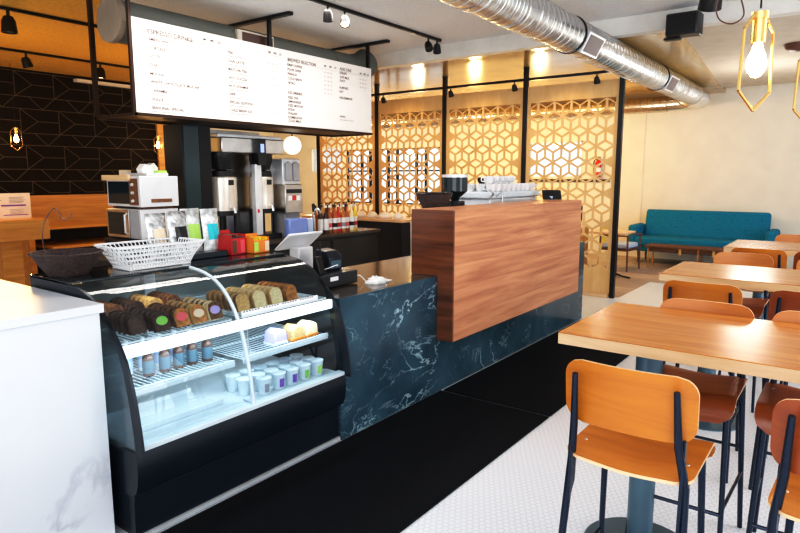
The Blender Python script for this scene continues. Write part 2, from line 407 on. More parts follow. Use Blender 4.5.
# ------------------------------------------------------------------ white marble counter (foreground left)
t = thing('marble_island', 'white veined marble island with waterfall side at the near left', 'counter', (-3.31, .28, 0))
MB().box((-.66, -1.08, 0), (.66, 1.06, 1.085)).build('side_panel', 'wmarble', t, bevel=.002)
MB().box((-.675, -1.10, 1.085), (.675, 1.075, 1.125)).build('countertop', 'wmarble', t, bevel=.003)

# ------------------------------------------------------------------ service counter
t = thing('service_counter', 'low dark veined marble service counter running behind the floor mats', 'counter', (-2.98, 4.92, 0))
MB().box((.41, -2.135, 0), (.445, 2.13, .925)).build('marble_front', 'marble', t, smooth=False)
MB().box((-.40, 2.10, 0), (.41, 2.13, .925)).build('end_panel', 'marble', t, smooth=False)
MB().box((-.44, -2.135, .89), (.41, 2.10, .926)).build('countertop', 'granite', t, smooth=False)
MB().box((-.38, -2.1, .08), (.40, 2.09, .885)).build('cabinet_body', 'blackp', t, smooth=False)
MB().box((-.34, -2.1, 0), (.38, 2.09, .078)).build('toe_kick', 'black', t, smooth=False)
# raised wood bar (notched box hanging over the marble)
t = thing('raised_wood_bar', 'reddish wood-clad raised bar box hanging over the dark marble counter', 'bar', (-2.5, 5.19, .43))
y0, y1 = -1.31, 1.31
MB().prism([(-.03, 0), (.11, 0), (.11, 1.0), (-.27, 1.0), (-.27, .4985), (-.03, .4985)], 'y', y0 + .02, y1).build('front_cladding', 'bar', t, smooth=False)
MB().prism([(-.03, 0), (.11, 0), (.11, 1.0), (-.27, 1.0), (-.27, .4985), (-.03, .4985)], 'y', y0, y0 + .02).build('end_panel', wood('bar_wood_shaded', (.10, .028, .012), (.26, .085, .03), 'x', .3, scale=1., coat=.3, stretch=16), t, smooth=False)  # same wood, darkened to paint in the shade on this end

# ------------------------------------------------------------------ display case
CY0, CY1 = 1.374, 2.772
PR = [(-3.40, 1.172), (-3.2, 1.176), (-3.0, 1.170), (-2.90, 1.158), (-2.82, 1.138), (-2.75, 1.105), (-2.69, 1.06), (-2.635, .995), (-2.59, .92), (-2.555, .83), (-2.53, .74), (-2.51, .64), (-2.495, .54), (-2.487, .455)]
def sm(P, n=3):
    out = []
    for i in range(len(P) - 1):
        p0 = P[max(i - 1, 0)]; p1 = P[i]; p2 = P[i + 1]; p3 = P[min(i + 2, len(P) - 1)]
        for k in range(n):
            s = k / n; out.append(tuple(.5 * ((2 * p1[j]) + (-p0[j] + p2[j]) * s + (2 * p0[j] - 5 * p1[j] + 4 * p2[j] - p3[j]) * s * s + (-p0[j] + 3 * p1[j] - 3 * p2[j] + p3[j]) * s ** 3) for j in range(len(p1))))
    out.append(P[-1]); return out
PRS = sm(PR)
OX, OY = -2.95, 2.073
t = thing('display_case', 'curved glass refrigerated pastry case with black base and white frame', 'display case', (OX, OY, 0))
def L(mb): mb.v = [(x - OX, y - OY, z) for x, y, z in mb.v]; return mb
# base body and bulging fascia
L(MB().box((-3.40, CY0 + .01, .06), (-2.60, CY1, .44)).box((-3.38, CY0 + .03, 0), (-2.62, CY1 - .02, .07))).build('base', 'case', t, smooth=False)
fas = [(-2.60, .232), (-2.535, .236), (-2.505, .26), (-2.49, .30), (-2.482, .36), (-2.482, .43), (-2.487, .455), (-2.60, .455)]
L(MB().prism(fas, 'y', CY0 + .0, CY1)).build('fascia', 'case', t, ang=30)
L(MB().box((-2.60, CY0 + .01, .03), (-2.548, CY1, .232))).build('lower_panel', 'case', t, bevel=.004)
L(MB().box((-2.55, CY0 + .01, .008), (-2.535, CY1, .03))).build('kick_trim', 'steel_l', t, smooth=False)
sidep = [(-3.40, .44)] + PRS[:] + [(-2.487, .44)]
# side frames: black curved band along the profile
for y in (CY0, CY1 - .014):
    mb = MB(); inner = []
    for i, (x, z) in enumerate(PRS):
        a = Vector(PRS[max(i - 1, 0)]); b = Vector(PRS[min(i + 1, len(PRS) - 1)]); d = (b - a).normalized(); inner.append((x - d.y * -.055 * -1, z + d.x * .055 * -1))
    N = len(PRS)
    for i in range(N - 1):
        q = [PRS[i], PRS[i + 1], inner[i + 1], inner[i]]
        mb.prism([(p[0], p[1]) for p in q], 'y', y, y + .014)
    L(mb).build('side_frame', 'case', t, smooth=False)
L(MB().prism(sidep, 'y', CY0 + .005, CY0 + .009)).build('side_glass', 'glass_case', t, smooth=False)
L(MB().prism(sidep, 'y', CY1 - .005, CY1 - .001)).build('side_glass', 'darkglass', t, smooth=False)
k = next(i for i, p in enumerate(PRS) if p[0] >= -3.03)
L(MB().sheet(PRS[k:], CY0 + .014, CY1 - .014)).build('curved_glass', 'glass_case', t)
L(MB().box((-3.40, CY0, 1.165), (PRS[k][0], CY1, 1.18))).build('top_panel', 'darkglass', t, bevel=.002)
L(MB().box((-3.42, CY0 + .02, .44), (-3.39, CY1 - .02, 1.165))).build('rear_door', mat('rear_door_grey', (.22, .27, .28), .3), t, smooth=False)
L(MB().box((-3.388, 1.98, .46), (-3.36, 2.05, 1.16))).build('rear_mullion', 'whitem', t, smooth=False)
L(MB().box((-3.39, CY0 + .014, .44), (-2.50, CY1 - .014, .462))).build('deck', 'whitem', t, smooth=False)
L(MB().box((-2.53, CY0 + .012, .455), (-2.478, CY1 - .012, .478))).build('bottom_rail', 'whitem', t, bevel=.003)
L(MB().tube([(x - .006, 2.05, z) for x, z in PRS[k - 1:]], .011, 8)).build('center_mullion', 'whitem', t)
L(MB().box((-2.60, CY0 + .014, .868), (-2.57, CY1 - .014, .925))).build('light_bar', 'led', t, bevel=.006)
def wire_shelf(y0, y1, x0, x1, z, sp=.026):
    mb = MB()
    n = int((y1 - y0) / sp)
    for i in range(n + 1):
        y = y0 + (y1 - y0) * i / n; mb.box((x0, y - .0018, z - .004), (x1, y + .0018, z))
    for x in (x0, x1, (x0 + x1) / 2): mb.box((x - .004, y0, z - .010), (x + .004, y1, z - .003))
    return L(mb)
for y0, y1 in ((CY0 + .03, 2.02), (2.08, CY1 - .03)):
    wire_shelf(y0, y1, -3.3, -2.615, .935).build('wire_shelf', 'whitem', t, smooth=False)
    wire_shelf(y0, y1, -3.25, -2.60, .70).build('wire_shelf', 'whitem', t, smooth=False)
    L(MB().box((-2.61, y0, .675), (-2.60, y1, .71))).build('price_rail', 'whitem', t, smooth=False)
    mb = MB()
    for q in range(10):
        yy = y0 + (y1 - y0) * (q + .5) / 10
        mb.box((-2.60, yy - .018, .472), (-2.597, yy + .012, .4735))
L(MB().box((-2.62, CY0 + .03, .463), (-2.54, 2.02, .475)).box((-2.62, 2.08, .463), (-2.54, CY1 - .03, .475))).build('deck_rail', 'whitem', t, bevel=.003)
lamp('AREA', 'case_light', (-2.62 - OX, 0, .86), 4.2, (.72, .90, 1), .06, (0, math.radians(35), 0), t, sy=1.3).data.shape = 'RECTANGLE'
lamp('AREA', 'case_light', (-3.0 - OX, 0, 1.13), 1.6, (1, .95, .85), .06, (0, math.radians(-10), 0), t, sy=1.3)  # added fill under the case top, no light bar here

# pastries -----------------------------------------------------------
def slice_thing(name, label, crumb, crust, group, w=.088, h=.098, th=.026, sticker=None, tilt=-.35, sh='loaf'):
    r = thing(name, label, 'pastry', group=group)
    mx = Matrix.Rotation(tilt, 4, 'Y')
    pts = []
    for i in range(13):
        a = PI * i / 12; pts.append((math.cos(a) * w / 2 * (1.04 if 2 < i < 10 else 1), h * .62 + math.sin(a) * h * .38))
    pts = [(w * .46, .0)] + pts + [(-w * .46, .0)]
    MB().prism([(p[0] * 1.0, p[1]) for p in pts], 'x', -th, 0, mx=mx).build('crust', crust, r, bevel=.004)
    cr = MB().prism([(p[0] * .93, p[1] * .95 + .002) for p in pts], 'x', -.001, .002, mx=mx).build('crumb', crumb, r, smooth=False)
    if sticker:
        MB().lathe([(.0, 0), (.028, 0), (.028, .001), (0, .001)], (0, 0, 0), 20, mx=mx @ Matrix.Translation((.003, 0, h * .52)) @ Matrix.Rotation(PI / 2, 4, 'Y'), sy=1.1, sx=.8).build('sticker', sticker, cr, smooth=False)
    return r
SZ = .9365
specs = [(1.655, 'choc', 'choc', 'green', 'chocolate loaf slice with a green round sticker'), (1.765, 'cinn', 'crust', 'pink', 'brown loaf slice with a pink round sticker'),
         (1.865, 'cinn', 'gold', 'cream', 'golden loaf slice with a cream round sticker'), (1.965, 'crust', 'pale', 'lilac', 'pale loaf slice with a lilac round sticker')]
for y, crumb, crust, st, lab in specs:
    gr = 'wrapped slices behind the ' + st + ' sticker slice'
    p = slice_thing('cake_slice', lab + ', front of its row', crumb, crust, None, sticker=st); p.location = (-2.66, y, SZ)
    pb = slice_thing('cake_slice', 'brown wrapped slice in the row behind the %s sticker slice' % st, crust, 'crust' if st != 'green' else 'choc', gr)
    pb.location = (-2.705, y + .0, SZ)
    for i in range(1, 5): dup(pb, (-2.705 - .043 * i, y + random.uniform(-.006, .006), SZ))
pb = slice_thing('cake_slice', 'dark chocolate slice without sticker at the left end of top shelf', 'choc', 'choc', 'dark slices at left end of the top shelf'); pb.location = (-2.70, 1.55, SZ)
for i in range(1, 5): dup(pb, (-2.70 - .043 * i, 1.545, SZ))
for y, crust in ((1.60, 'crust'), (1.71, 'choc'), (1.82, 'gold'), (1.93, 'crust')):
    pb = slice_thing('cake_slice', '%s wrapped slices at the very back of the left top shelf' % {'crust': 'brown', 'choc': 'dark', 'gold': 'golden'}[crust], crust, crust, '%s slices at the back of the left top shelf' % crust.replace('crust', 'brown').replace('choc', 'dark').replace('gold', 'golden'), h=.105)
    pb.location = (-2.965, y, SZ)
    for i in range(1, 5): dup(pb, (-2.965 - .045 * i, y, SZ))
# right: tray of unstickered loaf slices
t = thing('pastry_tray', 'white tray with ticked price rail under the plain loaf slices', 'tray', (-2.8, 2.37, SZ + .001))
MB().box((-.2, -.285, 0), (.19, .285, .008)).build('tray_base', 'whitem', t, smooth=False)
MB().box((.19, -.29, -.01), (.198, .29, .026)).build('front_rail', 'white', t, smooth=False)
mb = MB()
for q in range(28):
    if q % 7 != 6: mb.box((.1981, -.28 + q * .02, .018), (.1985, -.268 + q * .02, .024))
mb.build('rail_ticks', 'black', t, smooth=False)
for y, crumb, crust, lab in ((2.155, 'gold', 'crust', 'golden'), (2.275, 'pale', 'gold', 'cream-centred'), (2.40, 'pale', 'gold', 'pale yellow'), (2.52, 'cinn', 'cinn', 'cinnamon orange')):
    p = slice_thing('loaf_slice', lab + ' loaf slice at the front of the white tray', crumb, crust, None, w=.095, h=.10, tilt=-.3); p.location = (-2.67, y, SZ + .0095)
    pb = slice_thing('loaf_slice', lab + ' loaf slices lined up behind the front one on white tray', crumb if lab != 'golden' else 'gold', crust, lab + ' slices at the back of the tray', w=.095, h=.10, tilt=-.3)
    pb.location = (-2.715, y, SZ + .0095)
    for i in range(1, 5): dup(pb, (-2.715 - .042 * i, y - .004 * i, SZ + .0095))
# middle shelf: wrapped sandwiches right, bottles left
MZ = .7015
def pack(label, body, stripe, loc):
    r = thing('wrapped_sandwich', label, 'food pack', loc)
    MB().prism([(-.05, 0), (.05, 0), (.042, .075), (0, .095), (-.042, .075)], 'x', -.05, .05).build('filling', body, r, bevel=.008)
    MB().prism([(-.053, .0), (.053, .0), (.045, .02), (-.045, .02)], 'x', -.053, .053).build('film', stripe, r, bevel=.004)
    return r
pack('red and clear wrapped sandwich at left of middle shelf row', 'lilac', 'bag', (-2.70, 2.40, MZ)); pack('brown seeded wrapped sandwich in the middle shelf row', 'gold', 'orange', (-2.69, 2.53, MZ)); pack('orange wrapped bun at the right end of middle shelf', 'pale', 'orange', (-2.69, 2.65, MZ))
def bottle(name, label, loc, h, r, body, cap, group=None, lab=None, neck=.35):
    b = thing(name, label, 'bottle', loc, group=group)
    MB().lathe([(0, 0), (r, 0), (r, h * .58), (r * .9, h * .66), (r * neck, h * .78), (r * neck, h * .92), (0, h * .92)], n=18).build('body', body, b)
    MB().lathe([(0, h * .915), (r * neck * 1.25, h * .915), (r * neck * 1.25, h), (0, h)], n=14).build('cap', cap, b)
    if lab: MB().lathe([(r * 1.02, h * .10), (r * 1.02, h * .52)], n=18).build('bottle_label', lab, b)
    return b
b0 = bottle('juice_bottle', 'small dark juice bottle in the row on the middle shelf', (-2.74, 1.95, MZ), .15, .028, 'dkbrown', 'grey', 'dark juice bottles on the middle shelf', 'column')
for y in (1.87, 1.79, 1.71, 1.62): dup(b0, (-2.76, y, MZ))
b0 = bottle('water_bottle', 'clear blue water bottle standing behind dark juice bottles', (-2.86, 1.93, MZ), .17, .028, 'bag', 'white', 'water bottles on the middle shelf', 'sky')
for y in (1.84, 1.75, 1.66, 1.57): dup(b0, (-2.87, y, MZ))
# yoghurt cups on deck
def cup(label, loc, stripe, group=None):
    c = thing('yoghurt_cup', label, 'cup', loc, group=group)
    MB().lathe([(0, 0), (.032, 0), (.040, .085), (.0, .085)], n=24).build('cup_body', 'whitem', c)
    MB().lathe([(0, .085), (.043, .085), (.043, .093), (0, .095)], n=24).build('lid', 'bag', c)
    mb = MB(); vs = []
    for k in range(5):
        a = -.55 + k * .22
        for z, r in ((.015, .0342), (.065, .0388)): vs.append((r * math.cos(a), r * math.sin(a), z))
    mb.add(vs, [(2 * k, 2 * k + 2, 2 * k + 3, 2 * k + 1) for k in range(4)]).build('stripe', stripe, c)
    return c
DZ = .4755
for y, st, nm in ((2.20, 'grey', 'dark grey'), (2.31, 'purple', 'grey and purple'), (2.41, 'purple', 'purple'), (2.51, 'green', 'green'), (2.62, 'lime', 'lime')):
    cup('white parfait cup with %s stripe, front row of lower deck' % nm, (-2.585, y, DZ), st)
c0 = cup('white lidded parfait cup in the rows behind the striped ones', (-2.69, 2.15, .4625), 'whitem', 'parfait cups in the back rows of the deck')
for x in (-2.69, -2.79):
    for y in (2.15, 2.25, 2.35, 2.45, 2.55, 2.65):
        if (x, y) != (-2.69, 2.15): dup(c0, (x, y, .4625))
t = thing('clear_tray', 'long clear tray lying on the lower deck at left', 'tray', (-2.8, 1.72, .4635))
MB().box((-.16, -.26, 0), (.14, .26, .006)).build('tray_base', 'bag', t, bevel=.002)
MB().box((.13, -.26, 0), (.14, .26, .03)).box((-.16, -.26, 0), (-.15, .26, .03)).build('tray_rim', 'whitem', t)

# ------------------------------------------------------------------ things on the case
TZ = 1.1815
t = thing('woven_bowl', 'dark brown woven oval bowl on the left end of the glass case', 'bowl', (-3.24, 1.492, TZ))
MB().lathe([(0, 0), (.095, 0), (.10, .01), (.135, .06), (.163, .105), (.168, .112), (.160, .112), (.13, .06), (.092, .014), (0, .012)], n=36).build('bowl_body', 'wicker', t)
MB().tube([(.166 * math.cos(a), .166 * math.sin(a), .113) for a in [2 * PI * i / 36 for i in range(36)]], .006, 6, closed=True).build('rim', 'wicker', t)
t = thing('wire_basket', 'white lattice basket on top of the glass case beside brown bowl', 'basket', (-3.17, 1.925, TZ))
mb = MB()
def ring(hx, hy, z, r=.0035, rr=.05):
    pts = []
    for cx, cy, a0 in ((hx - rr, hy - rr, 0), (-hx + rr, hy - rr, 90), (-hx + rr, -hy + rr, 180), (hx - rr, -hy + rr, 270)):
        for k in range(5): a = math.radians(a0 + k * 22.5); pts.append((cx + rr * math.cos(a), cy + rr * math.sin(a), z))
    return pts
lv = [(.085 + .065 * i / 5, .19 + .075 * i / 5, .004 + .125 * i / 5) for i in range(6)]
for i, (hx, hy, z) in enumerate(lv): mb.tube(ring(hx, hy, z), .0038 if i < 5 else .0065, 6, closed=True)
def per(hx, hy, z, s):
    P = 4 * (hx + hy); d = s * P
    if d < 2 * hy: return (hx, -hy + d, z)
    d -= 2 * hy
    if d < 2 * hx: return (hx - d, hy, z)
    d -= 2 * hx
    if d < 2 * hy: return (-hx, hy - d, z)
    d -= 2 * hy
    return (-hx + d, -hy, z)
for k in range(64):
    s = k / 64; a = per(*lv[0], s); b = per(*lv[-1], s)
    f = .96
    mb.tube([(a[0] * f, a[1] * f, a[2]), (b[0] * f, b[1] * f, b[2])], .0032, 5)
mb.build('basket_wall', 'white', t)
MB().box((-.085, -.19, 0), (.085, .19, .005)).build('basket_floor', 'white', t)
o = MB().tube(sm([(0, 0, 0), (-.02, -.01, .12), (-.0, -.02, .2), (.0, .0, .27), (.0, .045, .325), (.0, .07, .30), (0, .08, .27), (0, .11, .268), (0, .13, .295)], 5), .0028, 6).build('bent_wire', 'brown', loc=(-3.28, 1.42, TZ + .014)); tag(o, 'thin curved wire rising out of the brown woven bowl', 'wire')
def chipbag(label, y, x, w, h, body, patch, lean=.12, logo=None):
    r = thing('snack_bag', label, 'snack bag', (x, y, TZ), random.uniform(-.15, .15))
    mb = MB(); n = 10; m_ = 12; vs = []
    for sgn in (1, -1):
        for j in range(m_ + 1):
            for i in range(n + 1):
                u = i / n * 2 - 1; v = j / m_
                b = max(0, (1 - u * u)) ** .6 * max(0, math.sin(PI * min(1, max(0, (v - .02) / .96)))) ** .5 * .035 + .001
                b += .004 * math.sin(u * 9 + v * 7) * (1 - abs(u))
                ww = w / 2 * (1 - .06 * math.sin(PI * v)); z = h * v
                vs.append((sgn * b - lean * z + .05, u * ww, z))
    q = (n + 1) * (m_ + 1); fs = []
    for j in range(m_):
        for i in range(n):
            a = j * (n + 1) + i; fs.append((a, a + 1, a + n + 2, a + n + 1)); a += q; fs.append((a, a + n + 1, a + n + 2, a + 1))
    mb.add(vs, fs).build('bag_body', body, r)
    pv = []
    for j in range(7):
        for i in range(7):
            u = (i / 6 * 2 - 1) * .62; v = .34 + .34 * j / 6
            b = (1 - u * u) ** .6 * math.sin(PI * v) ** .5 * .035 + .001 + .004 * math.sin(u * 9 + v * 7) * (1 - abs(u)) + .0015
            pv.append((b - lean * h * v + .05, u * w / 2 * (1 - .06 * math.sin(PI * v)), h * v))
    MB().add(pv, [(j * 7 + i, j * 7 + i + 1, j * 7 + i + 8, j * 7 + i + 7) for j in range(6) for i in range(6)]).build('print_patch', patch, r)
chipbag('orange-edged silver snack bag leaning at left of the bag row', 2.085, -3.40, .14, .28, 'foil', 'cream')
chipbag('silver snack bag with black print in the bag row', 2.20, -3.36, .15, .29, 'foil', 'blackp')
chipbag('pearly snack bag with bright green print', 2.32, -3.39, .14, .30, 'foilw', 'lime')
chipbag('silver snack bag with turquoise print beside the red box', 2.44, -3.36, .13, .295, 'foilw', 'teal2')
def carton(name, label, loc, sx, sy, h, body, rz, bits):
    r = thing(name, label, 'box', loc, rz)
    mb = MB().box((-sx / 2, -sy / 2, 0), (sx / 2, sy / 2, .006))
    for a in ((-sx / 2, -sy / 2, 0, -sx / 2 + .004, sy / 2, h), (sx / 2 - .004, -sy / 2, 0, sx / 2, sy / 2, h * .7), (-sx / 2, -sy / 2, 0, sx / 2, -sy / 2 + .004, h * .85), (-sx / 2, sy / 2 - .004, 0, sx / 2, sy / 2, h * .85)): mb.box(a[:3], a[3:])
    mb.build('carton', body, r, smooth=False)
    for c, (dy, col) in enumerate(bits): MB().box((sx / 2, dy - .018, .01), (sx / 2 + .0015, dy + .018, h * .62)).build('print_panel', col, r, smooth=False)
    mb = MB()
    for q in range(5): y = -sy / 2 + .015 + q * (sy - .03) / 4; mb.box((-sx / 2 + .01, y - .008, .008), (sx / 2 - .01, y + .006, h * .8 + random.uniform(-.01, .01)))
    mb.build('bars', 'brown' if body == 'red' else 'yellow', r, smooth=False)
carton('snack_carton', 'open red carton of snack bars on the glass case', (-3.26, 2.535, TZ), .15, .13, .15, 'red', .1, [(-.035, 'brown'), (.035, 'pink')])
carton('tea_carton', 'open orange carton with green corner next to red carton', (-3.20, 2.69, TZ), .12, .14, .12, 'orange', .05, [(-.045, 'lime'), (.01, 'orange'), (.05, 'cream')])
o = MB().box((-.05, -.16, 0), (.05, .16, .035)).build('black_tray', 'case', bevel=.004, loc=(-3.24, 2.30, TZ)); tag(o, 'shallow black block in front of the snack bags', 'tray')

# ------------------------------------------------------------------ register area
CT = .9275
t = thing('cash_drawer', 'black cash drawer on the dark counter right of the case', 'cash drawer', (-2.97, 3.10, CT))
MB().box((-.17, -.19, .006), (.15, .19, .095)).build('drawer_body', 'case', t, bevel=.004)
MB().box((.15, -.18, .012), (.156, .18, .088)).build('drawer_front', 'blackp', t, bevel=.002)
MB().box((.156, -.10, .05), (.1575, -.02, .078)).build('paper_tag', 'white', t, smooth=False)
MB().tube([(.10, .193, .05), (.14, .23, .05), (.17, .26, .004), (.2, .30, .004)], .004, 6).build('cable', 'white', t)
t = thing('receipt_printer', 'small black receipt printer on the cash drawer', 'printer', (-3.0, 3.185, CT + .0965))
MB().prism([(-.07, 0), (.07, 0), (.07, .09), (.03, .135), (-.07, .145)], 'y', -.065, .065).build('printer_body', 'case', t, bevel=.008)
MB().box((.0705, -.05, .015), (.073, .05, .07)).build('printer_cover', 'column', t, bevel=.001)
MB().tube(sm([(.074, -.0, .02), (.12, -.04, .045), (.1, -.1, .03), (.04, -.13, .006)], 4), .004, 6).build('cable', 'white', t)
t = thing('phone_terminal', 'black handheld card terminal standing at left on cash drawer', 'card terminal', (-2.9, 2.985, CT + .0965), .3)
MB().prism([(-.03, 0), (.03, 0), (.0, .12), (-.02, .12)], 'y', -.04, .04).build('terminal_body', 'blackp', t, bevel=.006)
MB().box((-.012, .025, .12), (0, .035, .22)).build('antenna_post', 'blackp', t, bevel=.002)
t = thing('tablet_register', 'white tablet register tilted on its white stand behind the case', 'tablet', (-3.28, 3.19, CT))
MB().box((-.09, -.09, 0), (.09, .09, .01)).build('stand_foot', 'white', t, bevel=.004)
MB().box((-.05, -.075, .01), (.05, .075, .24)).build('stand', 'white', t, bevel=.01)
mx = Matrix.Translation((.0, -.02, .285)) @ Matrix.Rotation(math.radians(-38), 4, 'Y')
MB().box((-.10, -.17, -.008), (.10, .17, .008), mx=mx).build('tablet_back', 'white', t, bevel=.006)
MB().box((-.09, -.16, .0085), (.09, .16, .0095), mx=mx).build('screen', 'darkglass', t, smooth=False)
t = MB(); rnd = random.Random(3); nv = []
for k in range(7):
    for q in range(16):
        a = 2 * PI * q / 16; ph = PI / 2 * k / 6; r_ = .062 * math.cos(ph) * rnd.uniform(.72, 1.25)
        nv.append((r_ * math.cos(a), r_ * 1.25 * math.sin(a), .006 + .042 * math.sin(ph) * rnd.uniform(.6, 1.25) if k else .0))
t.add(nv, [(k * 16 + q, k * 16 + (q + 1) % 16, (k + 1) * 16 + (q + 1) % 16, (k + 1) * 16 + q) for k in range(6) for q in range(16)] + [tuple(6 * 16 + q for q in range(16))])
t.prism([(.0, .0), (.10, .0), (.12, .004), (.0, .012)], 'x', -.02, .02, mx=Matrix.Translation((.01, .03, 0)))
o = t.build('crumpled_napkin', 'paper', loc=(-2.72, 3.38, CT), smooth=False); tag(o, 'crumpled white napkin on the dark counter beside the cash drawer', 'napkin')
# ------------------------------------------------------------------ espresso machine and grinders behind the wood bar
def grinder(label, loc, hop, big):
    r = thing('coffee_grinder', label, 'grinder', loc)
    MB().lathe([(0, 0), (.10, 0), (.10, .03), (.075, .05), (.075, .30), (.09, .33), (.09, .45 + big), (0, .45 + big)], n=24).build('grinder_body', 'blackp', r)
    z = .45 + big
    if hop > .12:
        MB().lathe([(.06, z), (.075, z + .03), (hop, z + .19), (hop + .004, z + .215), (hop - .008, z + .215), (.05, z + .03)], n=32).build('hopper', 'wicker', r)
        MB().tube([(hop * math.cos(a), hop * math.sin(a), z + .21) for a in [2 * PI * q / 28 for q in range(28)]], .007, 6, closed=True).build('rim', 'blackp', r)
    else:
        MB().lathe([(.035, z), (.045, z + .03), (hop, z + .09), (hop, z + .215)], n=28).build('hopper', 'darkglass', r)
        MB().lathe([(0, z + .09), (hop * .96, z + .09), (hop * .96, z + .19), (0, z + .19)], n=24).build('beans', 'crust', r)
        MB().lathe([(0, z + .215), (hop * 1.06, z + .215), (hop * 1.06, z + .24), (0, z + .245)], n=28).build('lid', 'steel_l', r)
    MB().box((.07, -.03, .33), (.13, .03, .36)).build('spout', 'blackp', r, bevel=.004)
    return r
grinder('squat grinder with wide black conical hopper at near end of the wood bar', (-2.93, 4.44, .927), .155, -.05)
r = grinder('taller coffee grinder with cylindrical bean hopper behind the conical one', (-2.98, 4.86, .927), .115, .08)
t = thing('espresso_machine', 'long white and chrome espresso machine behind the wood bar', 'espresso machine', (-3.10, 5.80, .927))
MB().box((-.24, -.45, .05), (.22, .62, .54)).build('machine_body', 'steel_l', t, bevel=.02)
MB().box((-.27, -.50, .54), (.24, .66, .605)).build('cup_rail', 'whitem', t, bevel=.012)
MB().box((-.2, -.4, 0), (.2, .55, .05)).build('feet_frame', 'blackp', t)
MB().tube([(.23, -.48, .55), (.29, -.52, .58), (.30, -.54, .60), (.27, -.56, .63)], .009, 8).build('steam_wand', 'chrome', t)
MB().tube([(.24, -.36, .56), (.31, -.37, .61), (.31, -.37, .45)], .008, 8).build('steam_wand', 'chrome', t)
# cups on top of the espresso machine
def mug(label, loc, col='white', group=None):
    r = thing('coffee_cup', label, 'cup', loc, random.uniform(0, 6), group)
    MB().lathe([(0, 0), (.028, 0), (.040, .03), (.042, .062), (.038, .062), (.034, .03), (0, .008)], n=20).build('cup_body', col, r)
    MB().tube(sm([(.038, 0, .05), (.062, 0, .048), (.062, 0, .022), (.036, 0, .018)], 3), .005, 6).build('handle', col, r)
    return r
cz = 1.5335
m0 = mug('white coffee cup among those in the lower layer on the espresso machine', (-2.90, 5.40, cz), 'white', 'white cups on the espresso machine'); m0.scale = (1.2,) * 3
for i in range(27):
    x = -2.90 - (i % 3) * .115; y = 5.40 + (i // 3) * .112
    if i: dup(m0, (x, y, cz), random.uniform(0, 6))
m1 = mug('white cup in the upper layer of cups on espresso machine', (-2.96, 5.46, cz + .0755), 'white', 'upper layer cups on the espresso machine'); m1.scale = (1.2,) * 3
for y in (5.575, 5.69, 5.805, 5.92): dup(m1, (-2.96, y, cz + .0755), y)
m2 = mug('black cup standing at near end of the upper cup layer', (-3.07, 5.52, cz + .0755), 'blackp')
m0 = thing('order_tablet', 'small dark tablet tilted on the far end of the wood bar', 'tablet', (-2.64, 6.28, 1.4315))
mx = Matrix.Translation((0, 0, .055)) @ Matrix.Rotation(math.radians(35), 4, 'Z') @ Matrix.Rotation(math.radians(55), 4, 'X')
MB().box((-.10, -.06, -.004), (.10, .06, .004), mx=mx).build('screen', 'blackp', m0, bevel=.003)
MB().box((-.02, -.03, 0), (.02, .04, .04)).build('stand', 'sky', m0, bevel=.003)

# ------------------------------------------------------------------ menu board
t = thing('menu_board', 'long white hanging menu board in a dark box frame', 'menu board', (-5.42, 4.93, 2.27))
def Lm(y, z): return (0.004, y - 4.93, z - 2.27)
board_ = MB().box((-.03, -1.71, .0), (.0, 1.715, .845)).build('board', 'board', t, smooth=False)
mb = MB().box((-.73, -1.73, -.03), (.004, -1.70, -.002)).box((-.73, 1.70, -.03), (.004, 1.73, -.002)).box((-.73, -1.73, -.03), (-.70, 1.73, -.002)).box((-.03, -1.73, -.03), (.004, 1.73, -.002)).box((-.70, -1.70, -.012), (-.03, 1.70, -.004))
mb.box((-.73, -1.73, -.03), (-.69, -1.69, 1.165)).box((-.03, -1.74, -.03), (.004, -1.712, 1.165)).box((-.73, 1.69, -.03), (-.69, 1.73, 1.165))
mb.build('frame', mat('bronze_frame', (.045, .022, .014), .4, .4), t, smooth=False)
for y in (-.06, 1.66):
    MB().box((-.03, y - .02, .845), (.005, y + .02, 1.15)).build('hanger_rod', 'black', t, smooth=False)
    MB().box((-.80, y - .03, 1.135), (.34, y + .03, 1.168)).build('ceiling_bar', 'black', t, smooth=False)
def text(body, y, z, size, m_='ink', sp=1., name='lettering'):
    c = bpy.data.curves.new(name, 'FONT'); c.body = body; c.size = size; c.align_x = 'LEFT'; c.align_y = 'CENTER'; c.space_character = sp; c.offset = .0007; c.resolution_u = 3
    tmp = bpy.data.objects.new(name, c); COL.objects.link(tmp); me = bpy.data.meshes.new_from_object(tmp); bpy.data.objects.remove(tmp); me.materials.clear(); me.materials.append(M[m_]); o = bpy.data.objects.new(name, me); COL.objects.link(o); o.parent = board_
    o.location = Lm(y, z); o.rotation_euler = (PI / 2, 0, PI / 2); return o
def items(lst, y, zs, sub=True):
    for s, z in zip(lst, zs):
        text(s, y, z, .040)
        if sub: text(sub_for[s] if s in sub_for else 'espresso, steamed milk & foam', y, z - .034, .020, 'ink2')
sub_for = {'AMERICANO': 'espresso & hot water', 'LATTE': 'espresso with steamed milk and light foam'}
text('ESPRESSO DRINKS', 3.37, 3.012, .060); text('available hot or iced, add a shot', 3.78, 3.004, .020, 'ink2')
items(['AMERICANO', 'CORTADO', 'LATTE', 'CHAI', 'MOCHA', 'WHITE CHOCOLATE MOCHA', 'CARAMEL', 'DULCE', 'SEASONAL SPECIAL'], 3.375, [2.945, 2.868, 2.796, 2.715, 2.635, 2.561, 2.482, 2.402, 2.325])
items(['TEA', 'CHAI LATTE', 'MATCHA TEA', 'HOT COCOA', 'HOT STEAMER', 'DRIP', 'SPECIAL EDITION', 'COLD BREW ICE'], 4.275, [2.965, 2.878, 2.794, 2.709, 2.626, 2.543, 2.460, 2.378])
